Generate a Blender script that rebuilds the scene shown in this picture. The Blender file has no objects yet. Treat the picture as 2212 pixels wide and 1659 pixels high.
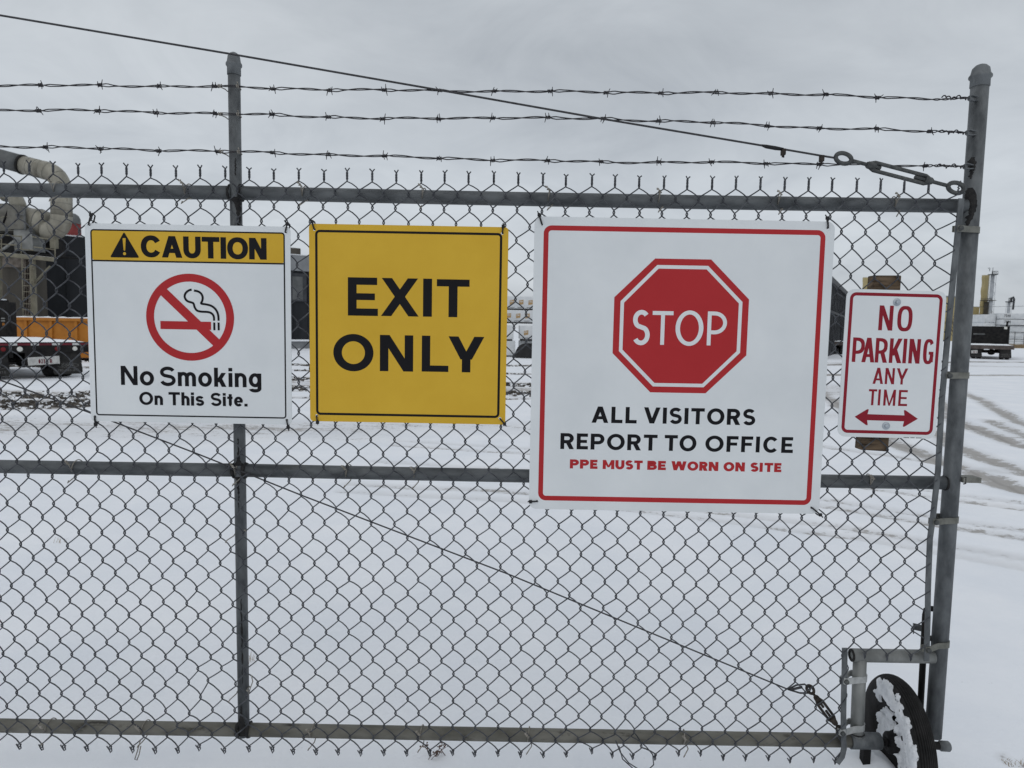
import bpy, bmesh, math, random
import numpy as np
from mathutils import Vector, Matrix, Quaternion

random.seed(7)
rng = np.random.default_rng(11)
scene = bpy.context.scene
col = scene.collection

# ------------------------------------------------------------------ camera
F, PW, PH = 1470.0, 2212.0, 1659.0
PITCH, ROLL = math.radians(4.7), math.radians(1.03)
CAM = Vector((0.0, -2.1, 1.5))
fwd = Vector((0, math.cos(PITCH), -math.sin(PITCH)))
_r0 = Vector((1, 0, 0)); _u0 = _r0.cross(fwd)
RGT = math.cos(ROLL) * _r0 + math.sin(ROLL) * _u0
UPV = math.cos(ROLL) * _u0 - math.sin(ROLL) * _r0
cam_data = bpy.data.cameras.new('camera')
cam = bpy.data.objects.new('camera', cam_data); col.objects.link(cam)
cam.matrix_world = Matrix(((RGT.x, UPV.x, -fwd.x, CAM.x), (RGT.y, UPV.y, -fwd.y, CAM.y),
                           (RGT.z, UPV.z, -fwd.z, CAM.z), (0, 0, 0, 1)))
cam_data.sensor_width = 36.0
cam_data.lens = 36.0 * F / PW
cam_data.clip_start = 0.05
cam_data.clip_end = 6000
cam_data.dof.use_dof = True
cam_data.dof.focus_distance = 2.12
cam_data.dof.aperture_fstop = 8.0
scene.camera = cam

# ------------------------------------------------------------------ sky and sun (overcast winter day)
SUN_EL, SUN_AZ = math.radians(48), math.radians(200)
world = bpy.data.worlds.new('World'); scene.world = world
world.use_nodes = True
wn, wl = world.node_tree.nodes, world.node_tree.links
wn.clear()
wo = wn.new('ShaderNodeOutputWorld'); wb = wn.new('ShaderNodeBackground')
wb.inputs['Strength'].default_value = 0.1
sky = wn.new('ShaderNodeTexSky'); sky.sky_type = 'NISHITA'; sky.sun_disc = False
sky.sun_elevation = SUN_EL; sky.sun_rotation = SUN_AZ
sky.air_density = 1.0; sky.dust_density = 4.0
tc = wn.new('ShaderNodeTexCoord')
sep = wn.new('ShaderNodeSeparateXYZ'); wl.new(tc.outputs['Generated'], sep.inputs[0])
def wmath(op, a, b=None):
    n = wn.new('ShaderNodeMath'); n.operation = op
    for k, v in enumerate((a, b)):
        if v is None: continue
        if isinstance(v, (int, float)): n.inputs[k].default_value = v
        else: wl.new(v, n.inputs[k])
    return n.outputs[0]
zc = wmath('ADD', wmath('MAXIMUM', sep.outputs['Z'], 0.0), 0.30)
cmb = wn.new('ShaderNodeCombineXYZ')
wl.new(wmath('DIVIDE', sep.outputs['X'], zc), cmb.inputs[0])
wl.new(wmath('DIVIDE', sep.outputs['Y'], zc), cmb.inputs[1])
def wnoise(scale, detail, rough, dist=0.0, off=0.0):
    n = wn.new('ShaderNodeTexNoise'); n.inputs['Scale'].default_value = scale
    n.inputs['Detail'].default_value = detail; n.inputs['Roughness'].default_value = rough
    n.inputs['Distortion'].default_value = dist
    mp = wn.new('ShaderNodeMapping'); mp.inputs['Location'].default_value = (off, off * 0.7, off * 1.3)
    mp.inputs['Scale'].default_value = (1.0, 1.15, 1.0)
    wl.new(cmb.outputs[0], mp.inputs['Vector']); wl.new(mp.outputs[0], n.inputs['Vector'])
    return n.outputs['Fac']
n1 = wnoise(0.8, 5, 0.55, 0.4, 3.1); n2 = wnoise(2.6, 7, 0.6, 0.7, 8.4)
cloud = wmath('ADD', wmath('MULTIPLY', n1, 0.62), wmath('MULTIPLY', n2, 0.38))
cr = wn.new('ShaderNodeValToRGB'); wl.new(cloud, cr.inputs[0])
cr.color_ramp.elements[0].position = 0.32; cr.color_ramp.elements[0].color = (3.85, 4.17, 4.54, 1)
cr.color_ramp.elements[1].position = 0.66; cr.color_ramp.elements[1].color = (6.0, 6.38, 6.74, 1)
# broad elevation profile of the cloud deck: a bright layer low down, thin grey band on the horizon
er = wn.new('ShaderNodeValToRGB'); wl.new(sep.outputs['Z'], er.inputs[0])
e = er.color_ramp.elements
e[0].position = 0.0; e[0].color = (1.0, 1.0, 1.0, 1)
e[1].position = 1.0; e[1].color = (1.02, 1.02, 1.02, 1)
for p, v in ((0.05, 1.02), (0.11, 1.12), (0.2, 1.1), (0.36, 0.92), (0.6, 0.95)):
    q = e.new(p); q.color = (v, v, v, 1)
mul = wn.new('ShaderNodeMixRGB'); mul.blend_type = 'MULTIPLY'; mul.inputs[0].default_value = 1.0
wl.new(cr.outputs[0], mul.inputs[1]); wl.new(er.outputs[0], mul.inputs[2])
mixs = wn.new('ShaderNodeMixRGB'); mixs.inputs[0].default_value = 0.94
wl.new(sky.outputs[0], mixs.inputs[1]); wl.new(mul.outputs[0], mixs.inputs[2])
wl.new(mixs.outputs[0], wb.inputs['Color']); wl.new(wb.outputs[0], wo.inputs['Surface'])

sun_d = bpy.data.lights.new('sun', 'SUN'); sun_d.energy = 0.55; sun_d.angle = math.radians(130)
sun_d.color = (1.0, 0.97, 0.93)
sun = bpy.data.objects.new('sun', sun_d); col.objects.link(sun)
# light comes from behind the camera, a little to its left
sd = Vector((math.sin(SUN_AZ) * math.cos(SUN_EL), math.cos(SUN_AZ) * math.cos(SUN_EL), math.sin(SUN_EL)))
sun.rotation_euler = sd.to_track_quat('Z', 'Y').to_euler()
sun.location = (0, -10, 30)

scene.view_settings.view_transform = 'Standard'
scene.view_settings.look = 'None'
scene.view_settings.exposure = 0.17
scene.view_settings.gamma = 1.0
scene.view_settings.use_curve_mapping = False
scene.render.engine = 'CYCLES'
scene.cycles.use_denoising = True
scene.cycles.max_bounces = 6

# ------------------------------------------------------------------ helpers
def at(px, py, Y=0.0):
    """pixel of the 2212-wide photograph -> point on the upright plane y = Y"""
    d = fwd + RGT * ((px - PW / 2) / F) - UPV * ((py - PH / 2) / F)
    return CAM + d * ((Y - CAM.y) / d.y)

def gnd(px, py, z=0.0):
    d = fwd + RGT * ((px - PW / 2) / F) - UPV * ((py - PH / 2) / F)
    return CAM + d * ((z - CAM.z) / d.z)

class MB:
    def __init__(self): self.v = []; self.f = []; self.sm = []
    def add(self, vs, fs, smooth=False):
        b = len(self.v)
        self.v += [tuple(x) for x in vs]
        self.f += [tuple(i + b for i in f) for f in fs]
        self.sm += [smooth] * len(fs)
        return self
    def box(self, a, b, M=None):
        x0, y0, z0 = a; x1, y1, z1 = b
        vs = [(x0,y0,z0),(x1,y0,z0),(x1,y1,z0),(x0,y1,z0),(x0,y0,z1),(x1,y0,z1),(x1,y1,z1),(x0,y1,z1)]
        if M is not None: vs = [M @ Vector(p) for p in vs]
        return self.add(vs, [(0,3,2,1),(4,5,6,7),(0,1,5,4),(1,2,6,5),(2,3,7,6),(3,0,4,7)])
    def bevel_box(self, a, b, r=0.02, M=None):
        x0, y0, z0 = a; x1, y1, z1 = b
        bm = bmesh.new(); bmesh.ops.create_cube(bm, size=1)
        for v in bm.verts:
            v.co = Vector(((x0+x1)/2 + v.co.x*(x1-x0), (y0+y1)/2 + v.co.y*(y1-y0), (z0+z1)/2 + v.co.z*(z1-z0)))
        bmesh.ops.bevel(bm, geom=bm.edges[:], offset=r, segments=2, affect='EDGES', profile=0.5)
        bm.verts.index_update()
        vs = [(M @ v.co) if M is not None else v.co for v in bm.verts]
        self.add(vs, [[v.index for v in f.verts] for f in bm.faces], True); bm.free()
        return self
    def prism(self, poly, y0, y1, M=None):
        """polygon in x,z extruded along y"""
        n = len(poly)
        vs = [(x, y0, z) for x, z in poly] + [(x, y1, z) for x, z in poly]
        if M is not None: vs = [M @ Vector(p) for p in vs]
        fs = [tuple(range(n)), tuple(range(2*n-1, n-1, -1))]
        fs += [(i, i+n, (i+1) % n + n, (i+1) % n) for i in range(n)]
        return self.add(vs, fs)
    def tube(self, path, r, n=8, closed=False, caps=True, smooth=True):
        P = [Vector(p) for p in path]; m = len(P)
        rr = r if hasattr(r, '__len__') else [r] * m
        T = []
        for i in range(m):
            if closed: t = P[(i+1) % m] - P[i-1]
            else: t = P[min(i+1, m-1)] - P[max(i-1, 0)]
            T.append(t.normalized() if t.length > 1e-9 else Vector((0,0,1)))
        up = Vector((0,0,1)) if abs(T[0].z) < 0.9 else Vector((1,0,0))
        N = (up - T[0] * up.dot(T[0])).normalized()
        vs = []
        for i in range(m):
            if i:
                N = (N - T[i] * N.dot(T[i]))
                N = N.normalized() if N.length > 1e-6 else T[i].orthogonal().normalized()
            B = T[i].cross(N)
            for k in range(n):
                a = 2*math.pi*k/n
                vs.append(P[i] + (N*math.cos(a) + B*math.sin(a)) * rr[i])
        fs = []
        for i in range(m if closed else m-1):
            j = (i+1) % m
            for k in range(n):
                fs.append((i*n+k, i*n+(k+1) % n, j*n+(k+1) % n, j*n+k))
        self.add(vs, fs, smooth)
        if caps and not closed:
            b = len(self.v) - m*n
            self.f += [tuple(b+k for k in range(n-1, -1, -1)), tuple(b+(m-1)*n+k for k in range(n))]
            self.sm += [False, False]
        return self
    def lathe(self, prof, n=32, M=None, smooth=True, close=False):
        """profile (radius, x) turned about the x axis"""
        m = len(prof); vs = []
        for r, x in prof:
            for k in range(n):
                a = 2*math.pi*k/n
                p = Vector((x, r*math.cos(a), r*math.sin(a)))
                vs.append(M @ p if M is not None else p)
        fs = []
        for i in range(m if close else m-1):
            j = (i+1) % m
            for k in range(n):
                fs.append((i*n+k, j*n+k, j*n+(k+1) % n, i*n+(k+1) % n))
        return self.add(vs, fs, smooth)
    def build(self, name, mat, parent=None, label=None):
        me = bpy.data.meshes.new(name)
        me.from_pydata(self.v, [], self.f)
        me.polygons.foreach_set('use_smooth', self.sm)
        me.update()
        bm = bmesh.new(); bm.from_mesh(me); bmesh.ops.recalc_face_normals(bm, faces=bm.faces[:]); bm.to_mesh(me); bm.free()
        o = bpy.data.objects.new(name, me); col.objects.link(o)
        if mat is not None: me.materials.append(mat)
        if parent is not None:
            o.parent = parent
            if parent.get('_local'): o['_local'] = 1
            else: o.matrix_parent_inverse = world_of(parent).inverted()
        if label: o['label'] = label
        return o

def world_of(o):
    m = o.matrix_basis.copy()
    if o.parent is not None: m = world_of(o.parent) @ o.matrix_parent_inverse @ m
    return m

def thing(name, label, cat, loc=(0,0,0), rz=0.0, group=None, parent=None, local=False):
    o = bpy.data.objects.new(name, None); col.objects.link(o)
    o.empty_display_size = 0.2
    o.location = loc; o.rotation_euler = (0, 0, rz)
    if parent is not None:
        o.parent = parent
    else:
        o['label'] = label; o['category'] = cat
        if group: o['group'] = group
    if local: o['_local'] = 1
    return o

def tag(o, label=None, cat=None, group=None, kind=None):
    if label: o['label'] = label
    if cat: o['category'] = cat
    if group: o['group'] = group
    if kind: o['kind'] = kind
    return o

def copy_tree(o, parent=None):
    c = o.copy(); col.objects.link(c)
    if parent is not None:
        c.parent = parent; c.matrix_parent_inverse = o.matrix_parent_inverse.copy()
    for ch in list(o.children): copy_tree(ch, c)
    return c

# ------------------------------------------------------------------ materials
def mat(name, c1, c2=None, rough=0.6, metal=0.0, scale=8.0, detail=5, bump=0.0, bscale=None, stretch=(1,1,1), lo=0.35, hi=0.65, spots=None, spec=0.2):
    m = bpy.data.materials.new(name); m.use_nodes = True
    nt = m.node_tree; n, l = nt.nodes, nt.links
    b = n['Principled BSDF']
    b.inputs['Roughness'].default_value = rough; b.inputs['Metallic'].default_value = metal
    b.inputs['Specular IOR Level'].default_value = spec
    t = n.new('ShaderNodeTexCoord'); mp = n.new('ShaderNodeMapping'); mp.inputs['Scale'].default_value = stretch
    l.new(t.outputs['Object'], mp.inputs[0])
    out = None
    if c2 is not None:
        nz = n.new('ShaderNodeTexNoise'); nz.inputs['Scale'].default_value = scale
        nz.inputs['Detail'].default_value = detail; nz.inputs['Roughness'].default_value = 0.6
        l.new(mp.outputs[0], nz.inputs['Vector'])
        r = n.new('ShaderNodeValToRGB'); l.new(nz.outputs['Fac'], r.inputs[0])
        r.color_ramp.elements[0].position = lo; r.color_ramp.elements[0].color = (*c1, 1)
        r.color_ramp.elements[1].position = hi; r.color_ramp.elements[1].color = (*c2, 1)
        out = r.outputs[0]
        mr = n.new('ShaderNodeMapRange'); l.new(nz.outputs['Fac'], mr.inputs[0])
        mr.inputs['To Min'].default_value = rough - 0.08; mr.inputs['To Max'].default_value = min(1, rough + 0.1)
        l.new(mr.outputs[0], b.inputs['Roughness'])
    if spots is not None:
        sc_, amt, colr = spots
        nz2 = n.new('ShaderNodeTexNoise'); nz2.inputs['Scale'].default_value = sc_; nz2.inputs['Detail'].default_value = 8
        nz2.inputs['Roughness'].default_value = 0.65
        l.new(mp.outputs[0], nz2.inputs['Vector'])
        r2 = n.new('ShaderNodeValToRGB'); l.new(nz2.outputs['Fac'], r2.inputs[0])
        r2.color_ramp.elements[0].position = amt; r2.color_ramp.elements[0].color = (0,0,0,1)
        r2.color_ramp.elements[1].position = amt + 0.07; r2.color_ramp.elements[1].color = (1,1,1,1)
        mx = n.new('ShaderNodeMixRGB'); l.new(r2.outputs[0], mx.inputs[0])
        if out is not None: l.new(out, mx.inputs[1])
        else: mx.inputs[1].default_value = (*c1, 1)
        mx.inputs[2].default_value = (*colr, 1)
        out = mx.outputs[0]
    if out is not None: l.new(out, b.inputs['Base Color'])
    else: b.inputs['Base Color'].default_value = (*c1, 1)
    if bump:
        nb = n.new('ShaderNodeTexNoise'); nb.inputs['Scale'].default_value = bscale or scale * 3; nb.inputs['Detail'].default_value = 6
        l.new(mp.outputs[0], nb.inputs['Vector'])
        bp = n.new('ShaderNodeBump'); bp.inputs['Strength'].default_value = bump; bp.inputs['Distance'].default_value = 0.01
        l.new(nb.outputs['Fac'], bp.inputs['Height']); l.new(bp.outputs[0], b.inputs['Normal'])
    return m

M = {}
M['galv'] = mat('galvanised_pipe', (0.07,0.076,0.081), (0.15,0.16,0.166), rough=0.5, metal=0.2, scale=26, bump=0.12, bscale=120, stretch=(1,1,0.45), spots=(7,0.66,(0.07,0.07,0.07)))
M['galv_rail'] = mat('galvanised_rail', (0.062,0.068,0.073), (0.135,0.144,0.15), rough=0.52, metal=0.2, scale=22, bump=0.12, bscale=120, stretch=(0.35,1,1), spots=(9,0.66,(0.07,0.068,0.06)))
M['galv_low'] = mat('dirty_galvanised_rail', (0.095,0.092,0.078), (0.185,0.18,0.158), rough=0.62, metal=0.1, scale=14, bump=0.2, bscale=90, stretch=(0.4,1,1), spots=(13,0.60,(0.035,0.032,0.028)))
M['wire'] = mat('mesh_wire', (0.03,0.032,0.038), (0.095,0.10,0.11), rough=0.42, metal=0.25, scale=40)
M['galv_new'] = mat('bright_galvanised', (0.15,0.156,0.152), (0.25,0.257,0.25), rough=0.5, metal=0.15, scale=18, bump=0.15, stretch=(1,1,0.4), spots=(11,0.64,(0.085,0.085,0.075)))
M['band'] = mat('zinc_band', (0.32,0.33,0.325), (0.46,0.47,0.465), rough=0.5, metal=0.25, scale=35, bump=0.1)
M['band_old'] = mat('weathered_band', (0.12,0.122,0.108), (0.2,0.2,0.18), rough=0.6, metal=0.15, scale=35, bump=0.15)
M['barb'] = mat('barbed_wire_steel', (0.025,0.025,0.03), (0.065,0.062,0.065), rough=0.55, metal=0.2, scale=60)
M['cable'] = mat('steel_cable', (0.03,0.03,0.033), (0.07,0.07,0.074), rough=0.5, metal=0.3, scale=120)
M['cast'] = mat('cast_steel', (0.045,0.048,0.05), (0.11,0.115,0.112), rough=0.55, metal=0.25, scale=50, bump=0.2)
M['rusty'] = mat('dark_rusted_steel', (0.018,0.016,0.015), (0.055,0.045,0.038), rough=0.75, metal=0.1, scale=60, bump=0.3)
M['weld'] = mat('black_weld_paint', (0.012,0.012,0.013), (0.03,0.029,0.028), rough=0.7, scale=80, bump=0.4)
M['tie'] = mat('aluminium_tie', (0.16,0.145,0.12), (0.32,0.3,0.27), rough=0.5, metal=0.3, scale=80)
M['ziptie'] = mat('black_nylon', (0.012,0.012,0.013), (0.022,0.022,0.024), rough=0.5, scale=60)
M['s_white'] = mat('sign_white', (0.625,0.652,0.668), (0.685,0.71,0.722), rough=0.40, scale=3.5, bump=0.04, bscale=5, spots=(34,0.765,(0.42,0.42,0.41)))
M['s_yellow'] = mat('sign_yellow', (0.565,0.345,0.026), (0.615,0.385,0.034), rough=0.40, scale=3.5, bump=0.04, bscale=5, spots=(40,0.775,(0.3,0.2,0.05)))
M['s_black'] = mat('sign_black', (0.006,0.006,0.008), (0.009,0.009,0.011), rough=0.5, scale=5, spec=0.12)
M['s_red'] = mat('sign_red', (0.37,0.018,0.022), (0.40,0.022,0.026), rough=0.42, scale=4)
M['s_crimson'] = mat('sign_crimson', (0.215,0.007,0.018), (0.24,0.009,0.021), rough=0.42, scale=4)
M['bolt'] = mat('zinc_bolt', (0.32,0.36,0.4), (0.46,0.5,0.54), rough=0.4, metal=0.5, scale=60)
M['wood'] = mat('weathered_wood', (0.045,0.032,0.022), (0.17,0.12,0.078), rough=0.85, scale=9, detail=10, bump=0.6, bscale=14, stretch=(1.0,3,11), lo=0.34, hi=0.66)
M['rubber'] = mat('tyre_rubber', (0.010,0.010,0.010), (0.024,0.023,0.023), rough=0.8, scale=30, bump=0.1)
M['black_metal'] = mat('black_painted_steel', (0.009,0.009,0.010), (0.024,0.023,0.022), rough=0.6, scale=6, spec=0.1)
M['snow_clean'] = mat('snow_cover', (0.80,0.83,0.87), (0.86,0.875,0.90), rough=0.9, scale=6, bump=0.5, bscale=18, spec=0.1)
M['snow_grey'] = mat('crusted_snow', (0.52,0.54,0.565), (0.74,0.755,0.78), rough=0.9, scale=30, detail=8, bump=0.2, bscale=60, spec=0.1, spots=(55,0.63,(0.16,0.16,0.165)))
M['mudflap'] = mat('mudflap_rubber', (0.012,0.012,0.013), (0.035,0.034,0.032), rough=0.7, scale=5)
M['print_grey'] = mat('grey_print', (0.10,0.10,0.098), (0.16,0.16,0.155), rough=0.7, scale=20)
M['print_brown'] = mat('brown_print', (0.33,0.21,0.10), (0.42,0.29,0.15), rough=0.7, scale=30)
M['print_black'] = mat('black_print', (0.03,0.03,0.034), (0.06,0.06,0.065), rough=0.7, scale=20)
M['plate'] = mat('dirty_white_plate', (0.34,0.34,0.33), (0.58,0.58,0.565), rough=0.6, scale=6)
M['tape_red'] = mat('red_tape', (0.09,0.014,0.022), (0.14,0.02,0.03), rough=0.45, scale=9)
M['tape_white'] = mat('white_tape', (0.45,0.46,0.46), (0.62,0.62,0.61), rough=0.45, scale=9)
M['lamp_white'] = mat('white_lamp', (0.6,0.6,0.56), (0.7,0.7,0.66), rough=0.3, scale=9)
M['lamp_red'] = mat('red_lamp', (0.12,0.01,0.012), (0.18,0.015,0.018), rough=0.3, scale=9)
M['orange'] = mat('orange_paint', (0.38,0.145,0.022), (0.47,0.19,0.032), rough=0.6, scale=2.2, spots=(3,0.62,(0.34,0.15,0.04)))
M['dark_wall'] = mat('charcoal_cladding', (0.014,0.016,0.019), (0.026,0.028,0.032), rough=0.75, scale=1.2, stretch=(1,1,0.3))
M['grey_fascia'] = mat('grey_fascia', (0.18,0.19,0.20), (0.24,0.25,0.26), rough=0.6, scale=1.5)
M['brown_wall'] = mat('brown_grey_wall', (0.05,0.046,0.04), (0.09,0.082,0.07), rough=0.8, scale=0.9, stretch=(1,1,0.4))
M['tarp'] = mat('brown_tarp', (0.11,0.095,0.08), (0.23,0.2,0.175), rough=0.85, scale=4, bump=0.5, bscale=7)
M['duct'] = mat('beige_duct', (0.20,0.19,0.158), (0.33,0.315,0.265), rough=0.45, metal=0.2, scale=2.2, stretch=(1,1,0.5), spots=(2.6,0.62,(0.22,0.2,0.16)))
M['casing'] = mat('weathered_casing', (0.10,0.097,0.085), (0.18,0.175,0.155), rough=0.5, metal=0.15, scale=2.5, spots=(3,0.6,(0.06,0.055,0.048)))
M['skirt'] = mat('grimy_skirt', (0.06,0.05,0.045), (0.12,0.10,0.092), rough=0.7, scale=4)
M['duct_dark'] = mat('grey_duct', (0.085,0.09,0.092), (0.14,0.145,0.145), rough=0.55, metal=0.15, scale=2.5)
M['steel_sheet'] = mat('steel_sheet', (0.17,0.175,0.172), (0.29,0.295,0.285), rough=0.45, metal=0.3, scale=2.5, spots=(3,0.64,(0.2,0.19,0.17)))
M['beige_steel'] = mat('beige_steel', (0.15,0.14,0.105), (0.23,0.215,0.165), rough=0.6, scale=3)
M['red_tank'] = mat('red_tank_paint', (0.15,0.028,0.028), (0.2,0.04,0.038), rough=0.6, scale=3)
M['wrap'] = mat('lumber_wrap', (0.52,0.545,0.565), (0.66,0.675,0.685), rough=0.6, scale=1.6, bump=0.25, bscale=5)
M['wrap_blue'] = mat('lumber_wrap_end', (0.46,0.51,0.56), (0.58,0.62,0.66), rough=0.6, scale=1.2)
M['dunnage'] = mat('dark_dunnage', (0.04,0.036,0.03), (0.08,0.07,0.06), rough=0.8, scale=6)
M['black_tarp_and_shade'] = mat('black_tarp_and_shade', (0.010,0.011,0.012), (0.022,0.022,0.024), rough=0.5, scale=4)
M['beige_wall'] = mat('beige_cladding', (0.35,0.29,0.145), (0.42,0.35,0.185), rough=0.7, scale=0.5)
M['silver'] = mat('silver_stack', (0.3,0.32,0.345), (0.42,0.44,0.465), rough=0.5, metal=0.2, scale=0.8)
M['lattice'] = mat('dark_lattice_steel', (0.03,0.032,0.036), (0.06,0.063,0.07), rough=0.6, scale=1.5)
M['clod'] = mat('slush_clod', (0.03,0.027,0.024), (0.11,0.098,0.085), rough=0.7, scale=5)
M['bark'] = mat('bare_bark', (0.05,0.042,0.036), (0.09,0.075,0.06), rough=0.9, scale=8)
M['straw'] = mat('dry_straw', (0.20,0.145,0.085), (0.33,0.25,0.15), rough=0.9, scale=12)
M['weed'] = mat('dry_weed', (0.07,0.04,0.032), (0.14,0.085,0.062), rough=0.9, scale=30)

# ------------------------------------------------------------------ ground: one snow sheet with ruts and slush
def vnoise(x, y, seed=0):
    xi = np.floor(x).astype(np.int64); yi = np.floor(y).astype(np.int64)
    fx = x - xi; fy = y - yi
    fx = fx*fx*(3-2*fx); fy = fy*fy*(3-2*fy)
    def h(a, b):
        n = (a*374761393 + b*668265263 + seed*974711) & 0x7fffffff
        n = ((n ^ (n >> 13)) * 1274126177) & 0x7fffffff
        return ((n ^ (n >> 16)) & 0xffff) / 65535.0
    return (h(xi,yi)*(1-fx) + h(xi+1,yi)*fx)*(1-fy) + (h(xi,yi+1)*(1-fx) + h(xi+1,yi+1)*fx)*fy
def fbm(x, y, o=4, seed=0):
    s = 0; a = 0.5; t = 0
    for k in range(o):
        s = s + a*vnoise(x, y, seed+k*17); t += a; a *= 0.55; x = x*2.03+3.1; y = y*2.03+1.7
    return s/t
def pl_dist(X, Y, pts):
    best = np.full(X.shape, 1e9)
    for (x0,y0),(x1,y1) in zip(pts[:-1], pts[1:]):
        dx, dy = x1-x0, y1-y0; L = dx*dx+dy*dy
        t = np.clip(((X-x0)*dx+(Y-y0)*dy)/L, 0, 1)
        best = np.minimum(best, np.hypot(X-(x0+t*dx), Y-(y0+t*dy)))
    return best
def spaced(lo, hi, c, s0, g):
    a = [c]; s = s0
    while a[-1] < hi: a.append(a[-1]+s); s *= g
    b = []; x = c; s = s0
    while x > lo: x -= s; s *= g; b.append(x)
    return np.array(b[::-1]+a)
gx = spaced(-1800, 1800, 0.0, 0.035, 1.0135)
gy = np.concatenate([spaced(-900, -1.0, -1.0, 0.12, 1.12), spaced(-1.0, 2500, -1.0, 0.035, 1.0105)[1:]])
gy = np.unique(np.round(gy, 5))
X, Y = np.meshgrid(gx, gy)
D = Y + 2.1
dirt = np.zeros_like(X); hgt = np.zeros_like(X)
def track(pts, w, a, depth=0.0, wob=0.0):
    """pts in (x, distance from camera)"""
    q = pl_dist(X + wob*(fbm(X*0.6, D*0.6, 2, 5)-0.5), D + wob*(fbm(X*0.6, D*0.6, 2, 9)-0.5), pts)
    k = np.clip(1-q/w, 0, 1); k = k*k*(3-2*k)
    global dirt, hgt
    dirt = np.maximum(dirt, a*k); hgt = hgt - depth*k
# wide slushy drive across the yard
track([(-40,7.0),(-16,10.6),(-8.7,12.9),(-5.5,17.4),(0.2,16.9),(5,17.2),(9.5,19)], 3.2, 0.50, 0.03, 1.2)
track([(-40,8.2),(-14,11.6),(-8.3,12.4),(-5.4,16.6),(0.2,16.0),(5,16.6)], 1.8, 1.02, 0.05, 0.6)
track([(-40,9.4),(-14,13.4),(-8.9,14.0),(-6.2,19.0),(0.3,18.4),(6,18.6)], 1.1, 0.95, 0.04, 0.5)
track([(-30,11.4),(-9.0,11.5),(-5.2,14.0),(0.2,14.6)], 0.5, 0.66, 0.02, 0.4)
track([(-30,26),(-6,25),(0.4,27.8),(10,30),(28,41),(46,42.5),(80,44)], 1.2, 0.86, 0.03, 0.8)
track([(-30,21.5),(-6,22),(0.4,22.6),(8,24),(20,27)], 0.9, 0.80, 0.02, 0.6)
track([(-40,14.5),(-18,9.6),(-7.0,9.4),(-2.5,9.8)], 2.6, 0.46, 0.0, 0.5)
track([(10,36),(30,34),(60,36)], 1.8, 0.46, 0.0, 0.8)
track([(-3,10.5),(3,10.2),(6,12.5)], 1.6, 0.36, 0.0, 0.5)
# car tracks sweeping out to the right
track([(9.5,22),(7.8,17),(6.2,11.8),(5.4,9.6),(5.1,6.8),(5.6,4.6)], 0.40, 0.76, 0.03, 0.2)
track([(9.9,19.5),(8.5,15.5),(6.9,11.3),(6.1,9.4),(5.75,7.4),(6.3,5.0)], 0.34, 0.74, 0.03, 0.2)
track([(11.5,19),(9.3,14.5),(7.95,12.2),(7.1,9.5),(7.2,7.5)], 0.40, 0.78, 0.03, 0.2)
track([(8.6,12.2),(7.65,9.9),(7.8,8.0)], 0.30, 0.70, 0.02, 0.2)
track([(13,20),(10.4,14.6),(9.0,12.0),(8.2,9.8),(8.4,8.0)], 0.34, 0.72, 0.03, 0.2)
track([(4.0,9.2),(5.5,7.6),(7.5,6.6)], 0.24, 0.6, 0.02, 0.2)
# faint tracks just behind the gate
for off, a in ((0.0,0.56),(0.33,0.50),(-0.75,0.55),(-1.05,0.48),(1.35,0.55),(1.7,0.50)):
    track([(-1.5,7.2+off),(1.0,6.7+off),(2.6,6.0+off),(3.8,5.05+off),(5.2,4.1+off)], 0.17, a, 0.028, 0.1)
g0 = (2.62, 4.62)
q0, q1 = gnd(2176,1640), gnd(2214,1652)
track([(q0.x,q0.y+2.1),(q1.x,q1.y+2.1),(q1.x+.3,q1.y+2.15)], 0.05, 0.56, 0.0, 0.05)
base = fbm(X*0.35, D*0.35, 3, 3)
hgt += 0.05*(base-0.5)*np.clip(D/10, 0, 1)
hgt += 0.012*(fbm(X*2.2, D*2.2, 3, 21)-0.5)
lump = fbm(X*3.0, D*5.0, 4, 31)
hgt += np.clip(dirt-0.42, 0, 1)*0.35*(lump-0.5)
hgt = np.where(D > 120, hgt*0.2, hgt)
nx, ny = len(gx), len(gy)
co = np.stack([X, Y, hgt], -1).reshape(-1, 3).astype(np.float32)
idx = np.arange(nx*ny).reshape(ny, nx)
quads = np.stack([idx[:-1,:-1], idx[:-1,1:], idx[1:,1:], idx[1:,:-1]], -1).reshape(-1, 4).astype(np.int32)
gm = bpy.data.meshes.new('snowy_ground')
gm.vertices.add(len(co)); gm.vertices.foreach_set('co', co.ravel())
gm.loops.add(quads.size); gm.loops.foreach_set('vertex_index', quads.ravel())
gm.polygons.add(len(quads)); gm.polygons.foreach_set('loop_start', np.arange(0, quads.size, 4, dtype=np.int32))
gm.polygons.foreach_set('use_smooth', np.ones(len(quads), dtype=bool))
gm.update(calc_edges=True)
at_ = gm.attributes.new('slush', 'FLOAT', 'POINT'); at_.data.foreach_set('value', dirt.ravel().astype(np.float32))
ground = bpy.data.objects.new('snowy_ground', gm); col.objects.link(ground); ground['kind'] = 'structure'
def ground_z(x, y):
    i = np.searchsorted(gx, x); j = np.searchsorted(gy, y)
    return float(hgt[min(j, ny-1), min(i, nx-1)])

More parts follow.
